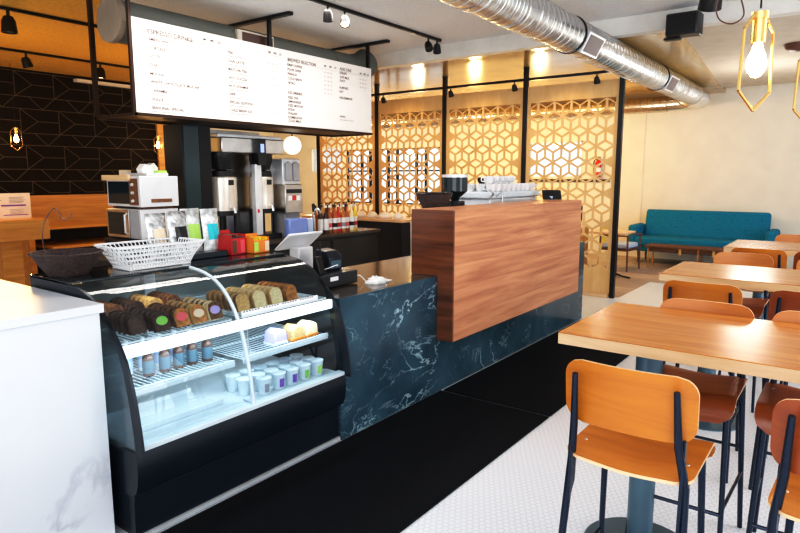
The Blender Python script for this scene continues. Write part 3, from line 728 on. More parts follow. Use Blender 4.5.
text('BREWED SELECTION', 5.12, 3.015, .050); items(['DRIP COFFEE', 'POUR OVER', 'FRENCH', 'COLD BREW', 'NITRO'], 5.115, [2.955, 2.905, 2.855, 2.805, 2.755], False)
text('ICE DRINKS', 5.11, 2.645, .045); items(['ICED TEA', 'LEMONADE', 'ICED MOCHA', 'SODA', 'ITALIAN', 'KOMBUCHA', 'COLD MILK'], 5.108, [2.59, 2.545, 2.50, 2.455, 2.41, 2.365, 2.325], False)
text('ADD ONS', 6.01, 3.03, .050); items(['SYRUPS', 'OAT MILK', 'SHOT'], 6.01, [2.98, 2.93, 2.885], False); items(['ALMOND', 'SOY'], 6.0, [2.80, 2.75], False); text('HOUSEMADE', 6.0, 2.675, .042); text('PASTRY', 6.0, 2.44, .032)
text('from the case, ask us for the daily list', 6.0, 2.40, .018, 'ink2')
for y0, zs, a in ((3.975, 3.043, 'SM'), (4.065, 3.043, 'MD'), (4.152, 3.041, 'LG'), (4.83, 3.051, 'SM'), (4.91, 3.051, 'MD'), (4.99, 3.051, 'LG'), (5.725, 3.026, 'SM'), (5.82, 3.028, 'MD'), (5.91, 3.03, 'LG'), (6.40, 3.022, 'SM'), (6.48, 3.024, 'MD'), (6.55, 3.025, 'LG')):
    text(a, y0, zs, .032)
for y0, n in ((3.975, 9), (4.82, 8), (5.725, 6), (6.40, 3)):
    for i in range(n):
        z = (2.93 if y0 < 4.9 else 2.95) - (.078 if y0 < 4.9 else .05) * i
        text('3.5    4.0    4.5', y0, z, .024, 'ink2')
mb = MB()
for ya, yb, z in ((3.37, 4.22, 2.985), (4.27, 5.05, 3.02), (5.11, 5.95, 2.99), (6.0, 6.58, 3.0)): mb.box((.0015, ya - 4.93, z - 2.27), (.0025, yb - 4.93, z + .002 - 2.27))
mb.build('rule_line', 'ink2', board_, smooth=False)

# ------------------------------------------------------------------ ducts, vents, tracks
t = thing('spiral_duct', 'large silver spiral air duct crossing the ceiling towards the far wall', 'duct', (-2.44, 6, 3.07))
MB().tube([(0, y, 0) for y in (-5, -3, 0, 3, 5.6)], .172, 40).build('duct_pipe', 'duct', t)
pts = sm([(0, 5.6, 0), (0, 6.3, 0), (-.1, 6.6, 0), (-.35, 6.72, -.01), (-.62, 6.74, -.02)], 5)
MB().tube(pts, [.172 - .02 * i / (len(pts) - 1) for i in range(len(pts))], 40).build('elbow', 'duct', t)
hp = [(.1725 * math.cos(a), -4.5 + a / (2 * PI) * .105, .1725 * math.sin(a)) for a in [q * 2 * PI / 26 for q in range(26 * 96)]]
MB().tube(hp, .0042, 5).build('spiral_seam', 'steel', t)
for y in (-1.2, .15, 2.1, 4.3, 5.6): MB().tube([(0, y - .02, 0), (0, y + .02, 0)], .178, 40).build('collar', 'steel', t)
for y in (.34, 3.6):
    nx = Matrix.Translation((0, y, 0)) @ Matrix.Rotation(math.radians(28), 4, 'Y')
    vf = MB().box((.12, -.22, -.105), (.186, .22, .105), mx=nx).build('vent_frame', 'steel_l', t, bevel=.003); MB().box((.186, -.19, -.085), (.1875, .19, .085), mx=nx).build('vent_shade_panel', 'dkbrown', vf, smooth=False)  # flat dark panel paints in the shade behind the slats
    mb = MB()
    for q in range(12): z = -.08 + q * .0138; mb.box((.1876, -.185, z), (.194, .185, z + .006), mx=nx)
    mb.build('vent_slats', mat('vent_grey', (.40, .36, .36), .7), vf, smooth=False)
    for dy in (-.24,): MB().tube([(.178 * math.cos(a), y + dy, .178 * math.sin(a)) for a in [2 * PI * q / 32 for q in range(32)]], .006, 6, closed=True).build('strap', 'black', t)
t = thing('cross_duct', 'second spiral duct running left along the far wall', 'duct', (-7.0, 12.74, 3.05))
MB().tube([(x, 0, 0) for x in (-4, 0, 3.93)], .15, 36).build('duct_pipe', 'duct_x', t)
for x in (-2, 0, 2): MB().tube([(x - .02, 0, 0), (x + .02, 0, 0)], .156, 36).build('collar', 'steel', t); MB().box((x - .012, -.012, .14), (x + .012, .012, .20)).build('hanger', 'steel', t)
t = thing('painted_duct', 'grey painted round duct above the menu board with a capped end', 'duct', (-5.72, 3.20, 3.12))
MB().tube([(0, 0, 0), (0, 2.4, 0), (0, 3.3, 0), (0, 3.55, .05), (0, 3.7, .14)], .195, 36).build('duct_pipe', 'duct_p', t)
MB().tube([(0, -.03, 0), (0, .03, 0)], .205, 36).build('end_cap', mat('duct_cap', (.30, .24, .18), .8, bump=(80, .5)), t)
MB().tube([(0, 2.9, 0), (0, 2.95, 0)], .203, 36).build('collar', 'duct_p', t)
MB().box((.17, 1.29, -.06), (.215, 1.80, .13)).build('vent_frame', 'soffit_light', t, bevel=.004)
MB().box((.216, 1.35, -.04), (.22, 1.78, .11)).build('vent_grille', 'dkbrown', t, smooth=False)

def track(label, x, y0, y1, grp=None):
    o = MB().box((-.018, y0, -.03), (.018, y1, 0)).build('track_rail', 'black', loc=(x, 0, CZ - .002), smooth=False); tag(o, label, 'track')
track('black ceiling light track above the service aisle', -4.53, 1.0, 6.98)
track('black ceiling light track nearest the menu board at left', -7.35, 0.5, 6.9)
track('black ceiling light track closest to the dark tiled wall', -9.65, 0.5, 6.9)
def spot(label, loc, rx, rz, on=False, sc=1.):
    r = thing('track_spotlight', label, 'spotlight', loc, rz)
    MB().tube([(0, 0, .0), (0, 0, -.06)], .012, 8).build('stem', 'black', r)
    mx = Matrix.Translation((0, 0, -.09)) @ Matrix.Rotation(rx, 4, 'X')
    MB().lathe([(0, .05), (.03, .05), (.045, .02), (.052, -.06), (.046, -.06), (.04, -.02), (0, -.01)], n=20, mx=mx).build('lamp_head', 'black', r)
    MB().lathe([(0, -.045), (.040, -.045), (.040, -.05), (0, -.05)], n=20, mx=mx).build('lens', 'bulb_s' if on else 'blackp', r)
    r.scale = (sc,) * 3
    return r
TZc = CZ - .034
spot('unlit black spotlight left of the lit one on the middle track', (-4.53, 4.86, TZc), .5, .7)
spot('lit spotlight glowing amber on the middle ceiling track', (-4.53, 5.12, TZc), -.55, .72, True)
spot('black spotlight, left of the pair at the track end', (-4.53, 6.70, TZc), -.6, 1)
spot('black spotlight, right of the pair at the track end', (-4.53, 6.90, TZc), .6, .5)
spot('unlit black spotlight on the upper left track', (-7.35, 2.98, TZc), 0, 0, False, 1.5)
spot('lit spotlight on the track near the tiled wall', (-9.65, 5.17, TZc), 0, 0, True, 1.4)
spot('unlit black spotlight with a cable on the tile side track', (-9.65, 4.1, TZc), .3, 0, False, 1.3)
spot('black spotlight at the top edge, between speaker and pendant', (-1.2, 6.25, CZ - .002), .5, .4, False, 1.9)

# speaker on beam
t = thing('wall_speaker', 'black loudspeaker mounted on the ceiling beam right of the duct', 'speaker', (-1.62, 7.13, 3.13))
MB().prism([(-.15, -.10), (.15, -.10), (.17, -.0), (.17, .11), (-.17, .11), (-.17, .0)], 'z', 0, .22).build('speaker_body', 'blackp', t, bevel=.015)
MB().box((-.14, -.104, .02), (.14, -.10, .20)).build('grille', 'black', t, bevel=.002)
MB().box((-.19, .0, -.02), (-.03, .1, .0)).build('bracket', 'black', t, bevel=.002)
# cable loop
o = MB().tube(sm([(0, 0, 0), (-.03, 0, -.15), (-.09, 0, -.30), (-.06, 0, -.42), (.04, 0, -.47), (.12, 0, -.42), (.10, 0, -.30), (.04, 0, -.15), (.05, 0, 0)], 5), .006, 6).build('hanging_cable', 'brown', loc=(-1.02, 6.0, CZ - .02)); tag(o, 'loop of thin dark cable hanging from ceiling by the pendants', 'cable')

# ------------------------------------------------------------------ pendants
def pendant(label, loc, cord, rz=0., energy=14, group=None):
    r = thing('pendant_lamp', label, 'pendant lamp', loc, rz, group)      # origin at the cage's lowest point
    MB().tube([(0, 0, .37), (0, 0, .37 + cord)], .0035, 6).build('cord', 'black', r)
    MB().lathe([(0, .245), (.026, .245), (.026, .33), (.032, .33), (.032, .355), (0, .36)], n=24).build('socket', 'brass', r)
    cage = [(0, 0, 0), (.085, 0, .07), (.078, 0, .29), (.03, 0, .345), (-.03, 0, .345), (-.078, 0, .29), (-.085, 0, .07)]
    mb = MB()
    for i in range(7): mb.tube([cage[i], cage[(i + 1) % 7]], .0062, 6)
    mb.build('cage', 'brass', r)
    MB().lathe([(0, .12), (.015, .124), (.030, .145), (.035, .170), (.030, .197), (.019, .225), (.014, .246), (0, .246)], n=20).build('bulb', 'bulb', r)
    lamp('POINT', 'pendant_glow', (0, 0, .17), energy, (1, .66, .32), .045, parent=r)
    return r
pendant('brass hexagon pendant lamp with glowing bulb above nearest table', (-.352, 2.72, 1.928), CZ - 2.30, 1.05)
pendant('brass hexagon pendant lamp cut by right edge of the photo', (-.235, 3.62, 1.93), CZ - 2.30, .9)
pendant('small glowing pendant against the dark tiles at far left', (-10.8, 4.34, 2.09), .97, PI / 2, 16)
pendant('small glowing pendant beside the ochre pillar above the oven', (-10.8, 6.81, 2.09), .97, PI / 2, 16)
t = thing('ceiling_dome', 'small brown dome fixture near top right corner', 'ceiling light', (-.75, 9.0, 3.254))
MB().lathe([(0, -.09), (.06, -.085), (.12, -.05), (.14, -.0), (0, 0)], n=24).build('dome', 'brown', t)
t = thing('globe_lamp', 'round white glowing globe lamp beside the coffee brewer', 'pendant lamp', (-6.35, 6.05, 1.98))
MB().lathe([(.125 * math.sin(a), .125 - .125 * math.cos(a)) for a in [PI * i / 14 for i in range(15)]], n=28).build('globe', emis('globe_glow', (1, .90, .78), 1.1), t)
MB().tube([(0, 0, .25), (0, 0, 1.458)], .008, 6).build('cord', 'black', t)

# ------------------------------------------------------------------ lattice screens
SY = 8.53
posts = [-2.65, -4.04, -5.44, -6.83, -8.24]
nm = ['nearest the sofa at right', 'second from the right', 'third from the right', 'fourth from the right', 'far left, beside the brewer opening']
for i, x in enumerate(posts):
    o = MB().box((-.03, -.03, 0), (.03, .03, 3.25)).box((-.034, -.034, 3.235), (.034, .034, 3.25)).build('screen_post', 'black', loc=(x, SY, .001), smooth=False)
    tag(o, 'black square steel post of the wooden screen, ' + nm[i], 'post')
o = MB().box((-8.24, -.02, 3.05), (-2.65, .02, 3.085)).build('screen_rail', 'black', loc=(0, SY - .03, 0), smooth=False)
o.location = (0, SY - .052, 0); tag(o, 'thin black rail running across the tops of the wooden screens', 'rail')
def clip(poly, x0, x1, z0, z1):
    def c(P, f, ins):
        out = []
        for i in range(len(P)):
            a, b = P[i], P[(i + 1) % len(P)]
            ia, ib = ins(a), ins(b)
            if ia: out.append(a)
            if ia != ib: out.append(f(a, b))
        return out
    def ix(v): return lambda a, b: (v, a[1] + (b[1] - a[1]) * (v - a[0]) / (b[0] - a[0]))
    def iz(v): return lambda a, b: (a[0] + (b[0] - a[0]) * (v - a[1]) / (b[1] - a[1]), v)
    P = poly
    for f, ins in ((ix(x0), lambda p: p[0] >= x0), (ix(x1), lambda p: p[0] <= x1), (iz(z0), lambda p: p[1] >= z0), (iz(z1), lambda p: p[1] <= z1)):
        if len(P) < 3: return []
        P = c(P, f, ins)
    return P
def lattice():
    W = 1.33; x0, x1 = .045, .045 + 5 * .248; z0, z1 = .36, 2.74
    pitch = .248; s = pitch / math.sqrt(3); th = .018; mb = MB()
    mb.box((0, 0, .05), (W, th, z0)); mb.box((0, 0, z1), (W, th, 2.97)); mb.box((0, 0, z0), (x0, th, z1)); mb.box((x1, 0, z0), (W, th, z1))
    row = 0; zc = z1 - s * 1.0
    while zc > z0 - 2 * s:
        off = 0 if row % 2 == 0 else pitch / 2
        for k in range(-1, 7):
            cx = x0 + pitch / 2 + k * pitch - off
            V = [(cx + s * math.cos(math.radians(90 + 60 * q)), zc + s * math.sin(math.radians(90 + 60 * q))) for q in range(6)]
            C = (cx, zc)
            # rhombs: V0 top, V1 upper left, V2 lower left, V3 bottom, V4 lower right, V5 upper right
            if row % 2 == 0: R = [(C, V[0], V[1], V[2]), (C, V[4], V[5], V[0]), (C, V[2], V[3], V[4])]
            else: R = [(C, V[0], V[1], V[2]), (C, V[4], V[5], V[0]), (C, V[2], V[3], V[4])]
            for r4 in R:
                full = all(x0 - 1e-4 <= p[0] <= x1 + 1e-4 and z0 - 1e-4 <= p[1] <= z1 + 1e-4 for p in r4)
                if full:
                    m_ = (sum(p[0] for p in r4) / 4, sum(p[1] for p in r4) / 4)
                    inn = []
                    for p in r4: inn.append((m_[0] + (p[0] - m_[0]) * .765, m_[1] + (p[1] - m_[1]) * .765))
                    vs = [(p[0], 0, p[1]) for p in r4] + [(p[0], 0, p[1]) for p in inn] + [(p[0], th, p[1]) for p in r4] + [(p[0], th, p[1]) for p in inn]
                    fs = []
                    for i in range(4):
                        j = (i + 1) % 4; fs += [(i, j, 4 + j, 4 + i), (8 + j, 8 + i, 12 + i, 12 + j), (4 + i, 4 + j, 12 + j, 12 + i)]
                    mb.add(vs, fs)
                else:
                    P = clip(list(r4), x0, x1, z0, z1)
                    P = [p for i, p in enumerate(P) if (Vector(p) - Vector(P[i - 1])).length > 1e-5]
                    if len(P) >= 3: mb.prism(P, 'y', 0, th)
        zc -= 1.5 * s; row += 1
    return mb
lat = lattice().build('lattice_panel', 'lattice', smooth=False)
names = ['tall plywood lattice screen right of the tablet, nearest the sofa', 'tall plywood lattice screen behind the stacked cups', 'tall plywood lattice screen behind the conical grinder hopper', 'tall plywood lattice screen behind the syrup bottles, leftmost']
for i in range(4):
    r = thing('lattice_screen', names[i], 'screen', (posts[i + 1] + .035, SY - .009, 0), 0, 'plywood lattice screens')
    o = lat if i == 0 else lat.copy()
    if i: COL.objects.link(o)
    o.parent = r
    fb = MB().box((.02, -.03, .001), (1.31, .045, .05)).build('base_rail', 'table_edge', r, smooth=False)
for i, x in enumerate((-2.98, -4.2, -5.3, -6.65)):
    r = spot('small black spotlight clipped to the screen rail, %s' % ['above the screen nearest the sofa', 'above the cups screen', 'above the hopper screen', 'just right of the menu board'][i], (x, SY - .055, 3.048), .5, 0, False, .8)

# ------------------------------------------------------------------ back counter & its things
t = thing('back_counter', 'black back counter with dark top carrying brewer and syrup bottles', 'counter', (-5.95, 5.2, 0))
MB().box((-.36, -2.2, .88), (.36, 1.85, .92)).build('countertop', 'granite', t, bevel=.003)
MB().box((-.33, -2.18, .0), (.33, 1.83, .88)).build('cabinet_body', 'case', t, smooth=False)
for k in range(4): MB().box((.331, -2.1 + k * .98, .1), (.345, -1.18 + k * .98, .84)).build('door', 'blackp', t, bevel=.003)
BT = .9215
t = thing('equipment_stand', 'black stand under the microwave on the back counter', 'stand', (-5.93, 3.53, BT))
MB().box((-.33, -.26, .10), (.33, .26, .13)).box((-.33, -.26, 0), (-.30, .26, .10)).box((.30, -.26, 0), (.33, .26, .10)).build('stand_body', 'blackp', t)
t = thing('microwave', 'steel microwave with dark window below the toaster oven', 'microwave', (-5.93, 3.53, BT + .1315))
MB().box((-.30, -.21, .012), (.30, .21, .305)).build('housing', 'steel_l', t, bevel=.006)
dr = MB().box((-.30, -.232, .015), (.12, -.212, .30)).build('door', 'steel', t, bevel=.004)
MB().box((-.27, -.2335, .045), (.06, -.2325, .27)).build('window', 'darkglass', dr, smooth=False)
MB().tube([(.095, -.235, .06), (.095, -.26, .07), (.095, -.26, .25), (.095, -.235, .26)], .009, 8).build('handle', 'steel_l', dr)
MB().box((.125, -.225, .015), (.30, -.211, .30)).build('control_panel', 'grey', t, bevel=.002)
MB().box((-.28, -.19, 0), (.28, .19, .012)).build('feet', 'blackp', t)
t = thing('toaster_oven', 'countertop oven with wooden-edged top stacked on the microwave', 'oven', (-5.93, 3.53, BT + .438))
MB().box((-.30, -.21, .022), (.32, .21, .325)).build('housing', 'steel_l', t, bevel=.006)
MB().box((-.27, -.213, .05), (.12, -.2105, .27)).build('window', 'darkglass', t, smooth=False)
MB().box((-.34, -.24, .28), (.16, -.2115, .335)).build('top_handle', 'table_edge', t, bevel=.004)
cp_ = MB().box((.13, -.216, .04), (.28, -.2105, .30)).build('control_panel', 'crust', t)
for k in range(3): MB().lathe([(0, 0), (.016, 0), (.014, .02), (0, .02)], n=14, mx=Matrix.Translation((.2, -.216, .08 + .08 * k)) @ Matrix.Rotation(PI / 2, 4, 'X')).build('knob', 'steel_l', cp_)
mb = MB().box((.3205, -.1, .065), (.326, .13, .10)); mb.build('side_vent', 'crust', t, bevel=.002)
MB().box((-.26, -.18, 0), (-.2, .18, .022)).box((.2, -.18, 0), (.26, .18, .022)).build('feet', 'crust', t)
t = thing('tray_with_towel', 'white crumpled towel and green packet on top of the oven', 'towel', (-5.88, 3.54, BT + .7645))
MB().box((-.20, -.10, 0), (.2, .14, .03)).build('tray', 'steel_l', t, bevel=.003)
MB().prism([(-.08, 0), (.08, 0), (.09, .05), (.05, .10), (.0, .075), (-.05, .09), (-.09, .04)], 'x', -.05, .05, mx=Matrix.Translation((.05, 0, .03))).build('towel', 'paper', t, smooth=False)
MB().box((.1, .04, .03), (.18, .14, .055)).build('packet', 'lime', t, bevel=.002)
MB().box((-.24, -.14, 0), (-.17, -.05, .06)).build('carton', 'cream', t)
# black tall cabinets between oven and brewer
t = thing('cold_cabinet', 'tall glossy dark teal cabinet left of the steel brewer', 'cabinet', (-6.0, 4.11, BT))
MB().box((-.12, -.18, 0), (.22, .175, 1.31)).build('cabinet_body', 'case', t, bevel=.004)
MB().box((.2205, -.17, .02), (.228, .02, 1.29)).build('door', mat('teal_black', (.02, .04, .045), .2), t, bevel=.002)
MB().box((.2205, .025, .02), (.228, .17, 1.29)).build('door', 'black', t, bevel=.002)
# brewer
t = thing('coffee_brewer', 'large steel twin coffee brewer with two insulated servers', 'coffee brewer', (-5.95, 4.85, BT))
MB().box((-.30, -.54, 0), (-.26, .50, 1.31)).build('back_panel', 'steel', t, smooth=False)
MB().box((-.26, -.42, 1.03), (.17, .52, 1.20)).build('housing', 'steel', t, bevel=.01)
MB().box((-.26, -.43, 1.20), (.12, .52, 1.24)).build('top_cover', 'steel_l', t, bevel=.006)
MB().box((-.26, -.50, 0), (.17, .45, .06)).build('drip_base', 'blackp', t, bevel=.004)
for y, r_ in ((-.29, .175), (.31, .145)):
    MB().lathe([(0, .84), (r_ * .75, .84), (r_ * .98, .96), (r_, 1.03), (0, 1.03)], (-.03, y, 0), 24).build('brew_basket', 'blackp', t)
    sv = MB().lathe([(0, .36), (r_, .36), (r_, .74), (r_ * .9, .76), (0, .76)], (-.03, y, 0), 32).build('server', M['server'], t)
    MB().lathe([(0, .755), (r_ * .93, .755), (r_ * .85, .82), (.05, .84), (0, .84)], (-.03, y, 0), 28).build('server_lid', 'blackp', sv)
    mb = MB()
    for dx, dy in ((-.1, -.1), (.1, -.1), (-.1, .1), (.1, .1)): mb.tube([(dx - .03, y + dy, .06), (dx - .03, y + dy, .36)], .02, 8)
    mb.lathe([(0, .31), (r_ + .004, .31), (r_ + .004, .365), (0, .365)], (-.03, y, 0), 28); mb.build('server_stand', 'blackp', t)
    MB().tube([(r_ - .04, y, .40), (r_ + .02, y, .40), (r_ + .03, y, .34)], .018, 8).build('faucet', 'chrome', sv)
    MB().box((r_ - .035, y - .035, .66), (r_ - .026, y + .035, .72)).build('gauge', 'blackp', sv)
MB().box((.13, .02, .06), (.20, .12, .90)).build('center_column', 'steel_l', t, bevel=.004)
MB().box((.15, .055, .89), (.235, .17, 1.20)).build('control_head', 'blackp', t, bevel=.006)
MB().box((.2355, .085, 1.04), (.237, .14, 1.14)).build('display', emis('display_blue', (.35, .45, .75), .8), t, smooth=False)
MB().box((.201, .04, .33), (.204, .07, .37)).build('red_mark', 'red', t, smooth=False)
t = thing('bulk_grinder', 'steel coffee grinder with two clear hoppers right of the brewer', 'grinder', (-5.92, 5.50, BT))
MB().box((-.16, -.15, .30), (.16, .15, .66)).build('grinder_body', 'steel', t, bevel=.008)
MB().box((-.15, -.15, .66), (.12, .15, .98)).build('hopper_housing', 'steel_l', t, bevel=.01)
for y in (-.065, .065): MB().prism([(y - .05, .70), (y + .05, .70), (y + .055, .92), (y, .95), (y - .055, .92)], 'x', .121, .15).build('hopper', 'grey', t, bevel=.008)
MB().box((.161, -.13, .55), (.165, .13, .60)).build('name_strip', 'blackp', t, smooth=False)
for y in (-.07, 0, .07): MB().box((.161, y - .03, .46), (.165, y + .03, .52)).build('button', 'white' if y else 'red', t, smooth=False)
MB().box((-.14, -.13, 0), (.12, .13, .30)).build('stand', 'grey', t, bevel=.004)
o = MB().box((-.05, -.16, 0), (.05, .16, .24)).build('storage_bin', mat('blue_tub', (.22, .30, .62), .2), bevel=.02, loc=(-5.66, 5.43, BT)); tag(o, 'translucent blue storage bin standing under the steel grinder', 'bin')
o = MB().box((-.05, -.05, 0), (.05, .05, .22)).build('storage_jar', 'sky', bevel=.015, loc=(-5.72, 5.70, BT)); tag(o, 'small pale blue jar between blue bin and soda tap', 'jar')
t = thing('soda_tap', 'curved chrome tap with black handle left of the syrup bottles', 'tap', (-5.74, 5.82, BT))
MB().lathe([(0, 0), (.05, 0), (.05, .02), (.025, .03), (.022, .26), (0, .27)], n=16).build('tap_column', 'chrome', t)
MB().tube(sm([(0, 0, .25), (.02, .02, .33), (.05, .04, .34), (.07, .06, .28)], 4), .014, 8).build('spout', 'chrome', t)
MB().lathe([(0, .30), (.018, .30), (.022, .40), (0, .41)], (.0, .0, 0), 12).build('handle', 'blackp', t)
cols = [('dkbrown', 'coffee-brown'), ('dkbrown', 'dark brown'), ('amber', 'red-amber'), ('amber', 'amber'), ('red', 'deep red'), ('cinn', 'caramel'), ('amber', 'russet'), ('pale', 'pale'), ('yellow', 'yellow')]
for i, (c, nmx) in enumerate(cols):
    y = 6.01 + i * .088
    b = bottle('syrup_bottle', '%s syrup bottle, %s' % (nmx, ['first from the tap', 'second from the tap', 'third from the tap', 'fourth from the tap', 'middle of the row', 'fourth from the far end', 'third from the far end', 'second from the far end', 'at the far end of the row'][i]), (-5.80 + .02 * (i % 2), y, BT), .37, .038, c, 'white' if i % 3 else 'blackp', 'syrup bottles on the back counter', 'paper', .34)
    MB().tube([(0, 0, .37), (0, 0, .40), (.04, 0, .405)], .007, 6).build('pump', 'blackp', b)
    if i > 1: MB().lathe([(.0394, .07), (.0394, .125)], n=18).build('label_print', ['red', 'grey', 'pink', 'blackp'][i % 4], b)
# second row
for i in range(6):
    b = bottle('syrup_bottle', 'syrup bottle in the hidden row behind the labelled ones', (-5.93, 6.05 + i * .12, BT), .37, .038, ['amber', 'gold', 'dkbrown'][i % 3], 'blackp', 'back row syrup bottles', None, .34)
# far wood-topped counter by the screens
t = thing('prep_counter', 'wood-topped black prep counter in front of the lattice screens', 'counter', (-6.7, 8.06, 0))
MB().box((-1.25, -.32, .96), (1.0, .32, 1.0)).build('countertop', 'table_edge', t, bevel=.003)
MB().box((-1.2, -.28, 0), (.95, .30, .96)).build('cabinet_body', 'case', t, smooth=False)
for k, (x, s) in enumerate(((-6.80, .07), (-6.52, .06), (-6.25, .075), (-5.98, .05))):
    mb = MB().lathe([(0, 0), (s * 1.2, 0), (s * 1.4, .03), (s * .9, .08), (s * .3, .1), (0, .1)], n=9, sx=1.3); o = mb.build('folded_cloth', 'paper', loc=(x, 8.0, 1.0015)); tag(o, 'white cloth bundle, %s on the wood-topped prep counter' % ['leftmost', 'second from left', 'third from left', 'rightmost'][k], 'cloth')
t = thing('waste_bin', 'white cylindrical bin left of the wood bar end', 'bin', (-5.1, 7.35, 0))
MB().lathe([(0, .5), (.13, .5), (.14, 1.03), (0, 1.03)], n=28).build('bin_body', 'white', t)
MB().lathe([(0, 0), (.12, 0), (.12, .5), (0, .5)], n=24).build('pedestal', 'blackp', t)

# ------------------------------------------------------------------ left area: cabinet, table, sign, devices
t = thing('wood_cabinet', 'open ochre wood cabinet with dark inside against the tiled wall', 'cabinet', (-10.3, 5.2, 0))
MB().box((-.5, -1.2, .88), (.5, 1.6, .92)).build('cabinet_top', 'ochre_wood', t, bevel=.003)
MB().box((-.5, -1.2, 0), (.48, -1.12, .88)).build('side_panel', 'ochre_wood', t, smooth=False); MB().box((-.5, 1.52, 0), (.48, 1.6, .88)).build('side_panel', 'ochre_wood', t, smooth=False)
MB().box((-.5, -1.12, 0), (-.46, 1.52, .88)).box((-.46, -1.12, 0), (.40, 1.52, .05)).build('back_panel', 'blackp', t, smooth=False)
MB().box((-.4, -.9, .58), (.54, .6, .62)).build('shelf', 'ochre_wood', t, bevel=.003)
MB().box((.40, -.9, .50), (.54, .6, .575)).build('drawer', 'blackp', t)
t = thing('wood_side_table', 'ochre wooden counter at far left edge below the white sign', 'table', (-9.0, 3.05, 0))
MB().box((-.6, -.7, .86), (.4, .72, 1.13)).build('table_top', 'ochre_wood', t, bevel=.01)
MB().box((-.2, .25, 0), (.05, .5, .86)).build('leg', 'ochre_wood', t, smooth=False)
MB().box((-.2, -.6, 0), (.05, -.35, .86)).build('leg', 'ochre_wood', t, smooth=False)
t = thing('notice_sign', 'white notice sheet with small print and purple bars at far left', 'sign', (-9.0, 3.27, 1.1315))
MB().box((.0, -.55, 0), (.03, .44, .33)).build('panel', mat('notice_white', (.86, .76, .74), .5), t, smooth=False)
mb = MB().box((.0305, .08, .16), (.032, .38, .18)).box((.0305, -.45, .15), (.032, .0, .17)).box((.0305, .1, .04), (.032, .4, .05)); mb.build('purple_bar', 'purple', t, smooth=False)
mb = MB()
for r_ in range(5):
    for q in range(3): mb.box((.0305, -.40 + q * .29, .20 + r_ * .018), (.032, -.24 + q * .29 + (r_ % 3) * .02, .206 + r_ * .018)); mb.box((.0305, -.40 + q * .29, .06 + r_ * .018), (.032, -.26 + q * .29 + (r_ % 2) * .03, .065 + r_ * .018)) if r_ < 4 else None
mb.build('small_print', 'grey', t, smooth=False)
t = thing('dark_appliance', 'dark grey flat appliance behind the white notice at far left', 'appliance', (-9.4, 3.02, 1.1315))
MB().box((-.18, -.5, 0), (.2, .38, .34)).build('appliance_body', 'blackp', t, bevel=.01)
MB().box((-.2, -.52, .34), (.22, .40, .37)).build('lid', 'grey', t, bevel=.006)

# ------------------------------------------------------------------ tables and stools
def table(label, x0, x1, y0, y1):
    r = thing('bar_table', label, 'table', ((x0 + x1) / 2, (y0 + y1) / 2, 0), group='high wooden bar tables')
    W, D = (x1 - x0) / 2, (y1 - y0) / 2
    MB().box((-W, -D, 1.002), (W, D, 1.046)).build('table_core', 'table_edge', r, bevel=.002)
    MB().box((-W + .001, -D + .001, 1.046), (W - .001, D - .001, 1.051)).build('table_top', 'table', r, bevel=.001)
    for x in (-W + .27, W - .27):
        MB().tube([(x, 0, .02), (x, 0, .985)], .055, 24).build('column', 'column', r)
        MB().box((x - .18, -.22, .985), (x + .18, .22, 1.0015)).build('mount_plate', 'column', r, bevel=.002)
        MB().lathe([(0, 0), (.24, 0), (.24, .012), (.06, .022), (0, .022)], (x, 0, 0), 32).build('base', 'column', r)
    return r
table('nearest high bar table with dark honey top and pale edge', -.94, .95, 2.352, 3.10)
table('second high bar table, behind the nearest one', -1.012, .95, 4.225, 4.945)
table('farthest high bar table, in front of the teal sofa', -.945, .95, 6.20, 7.0)

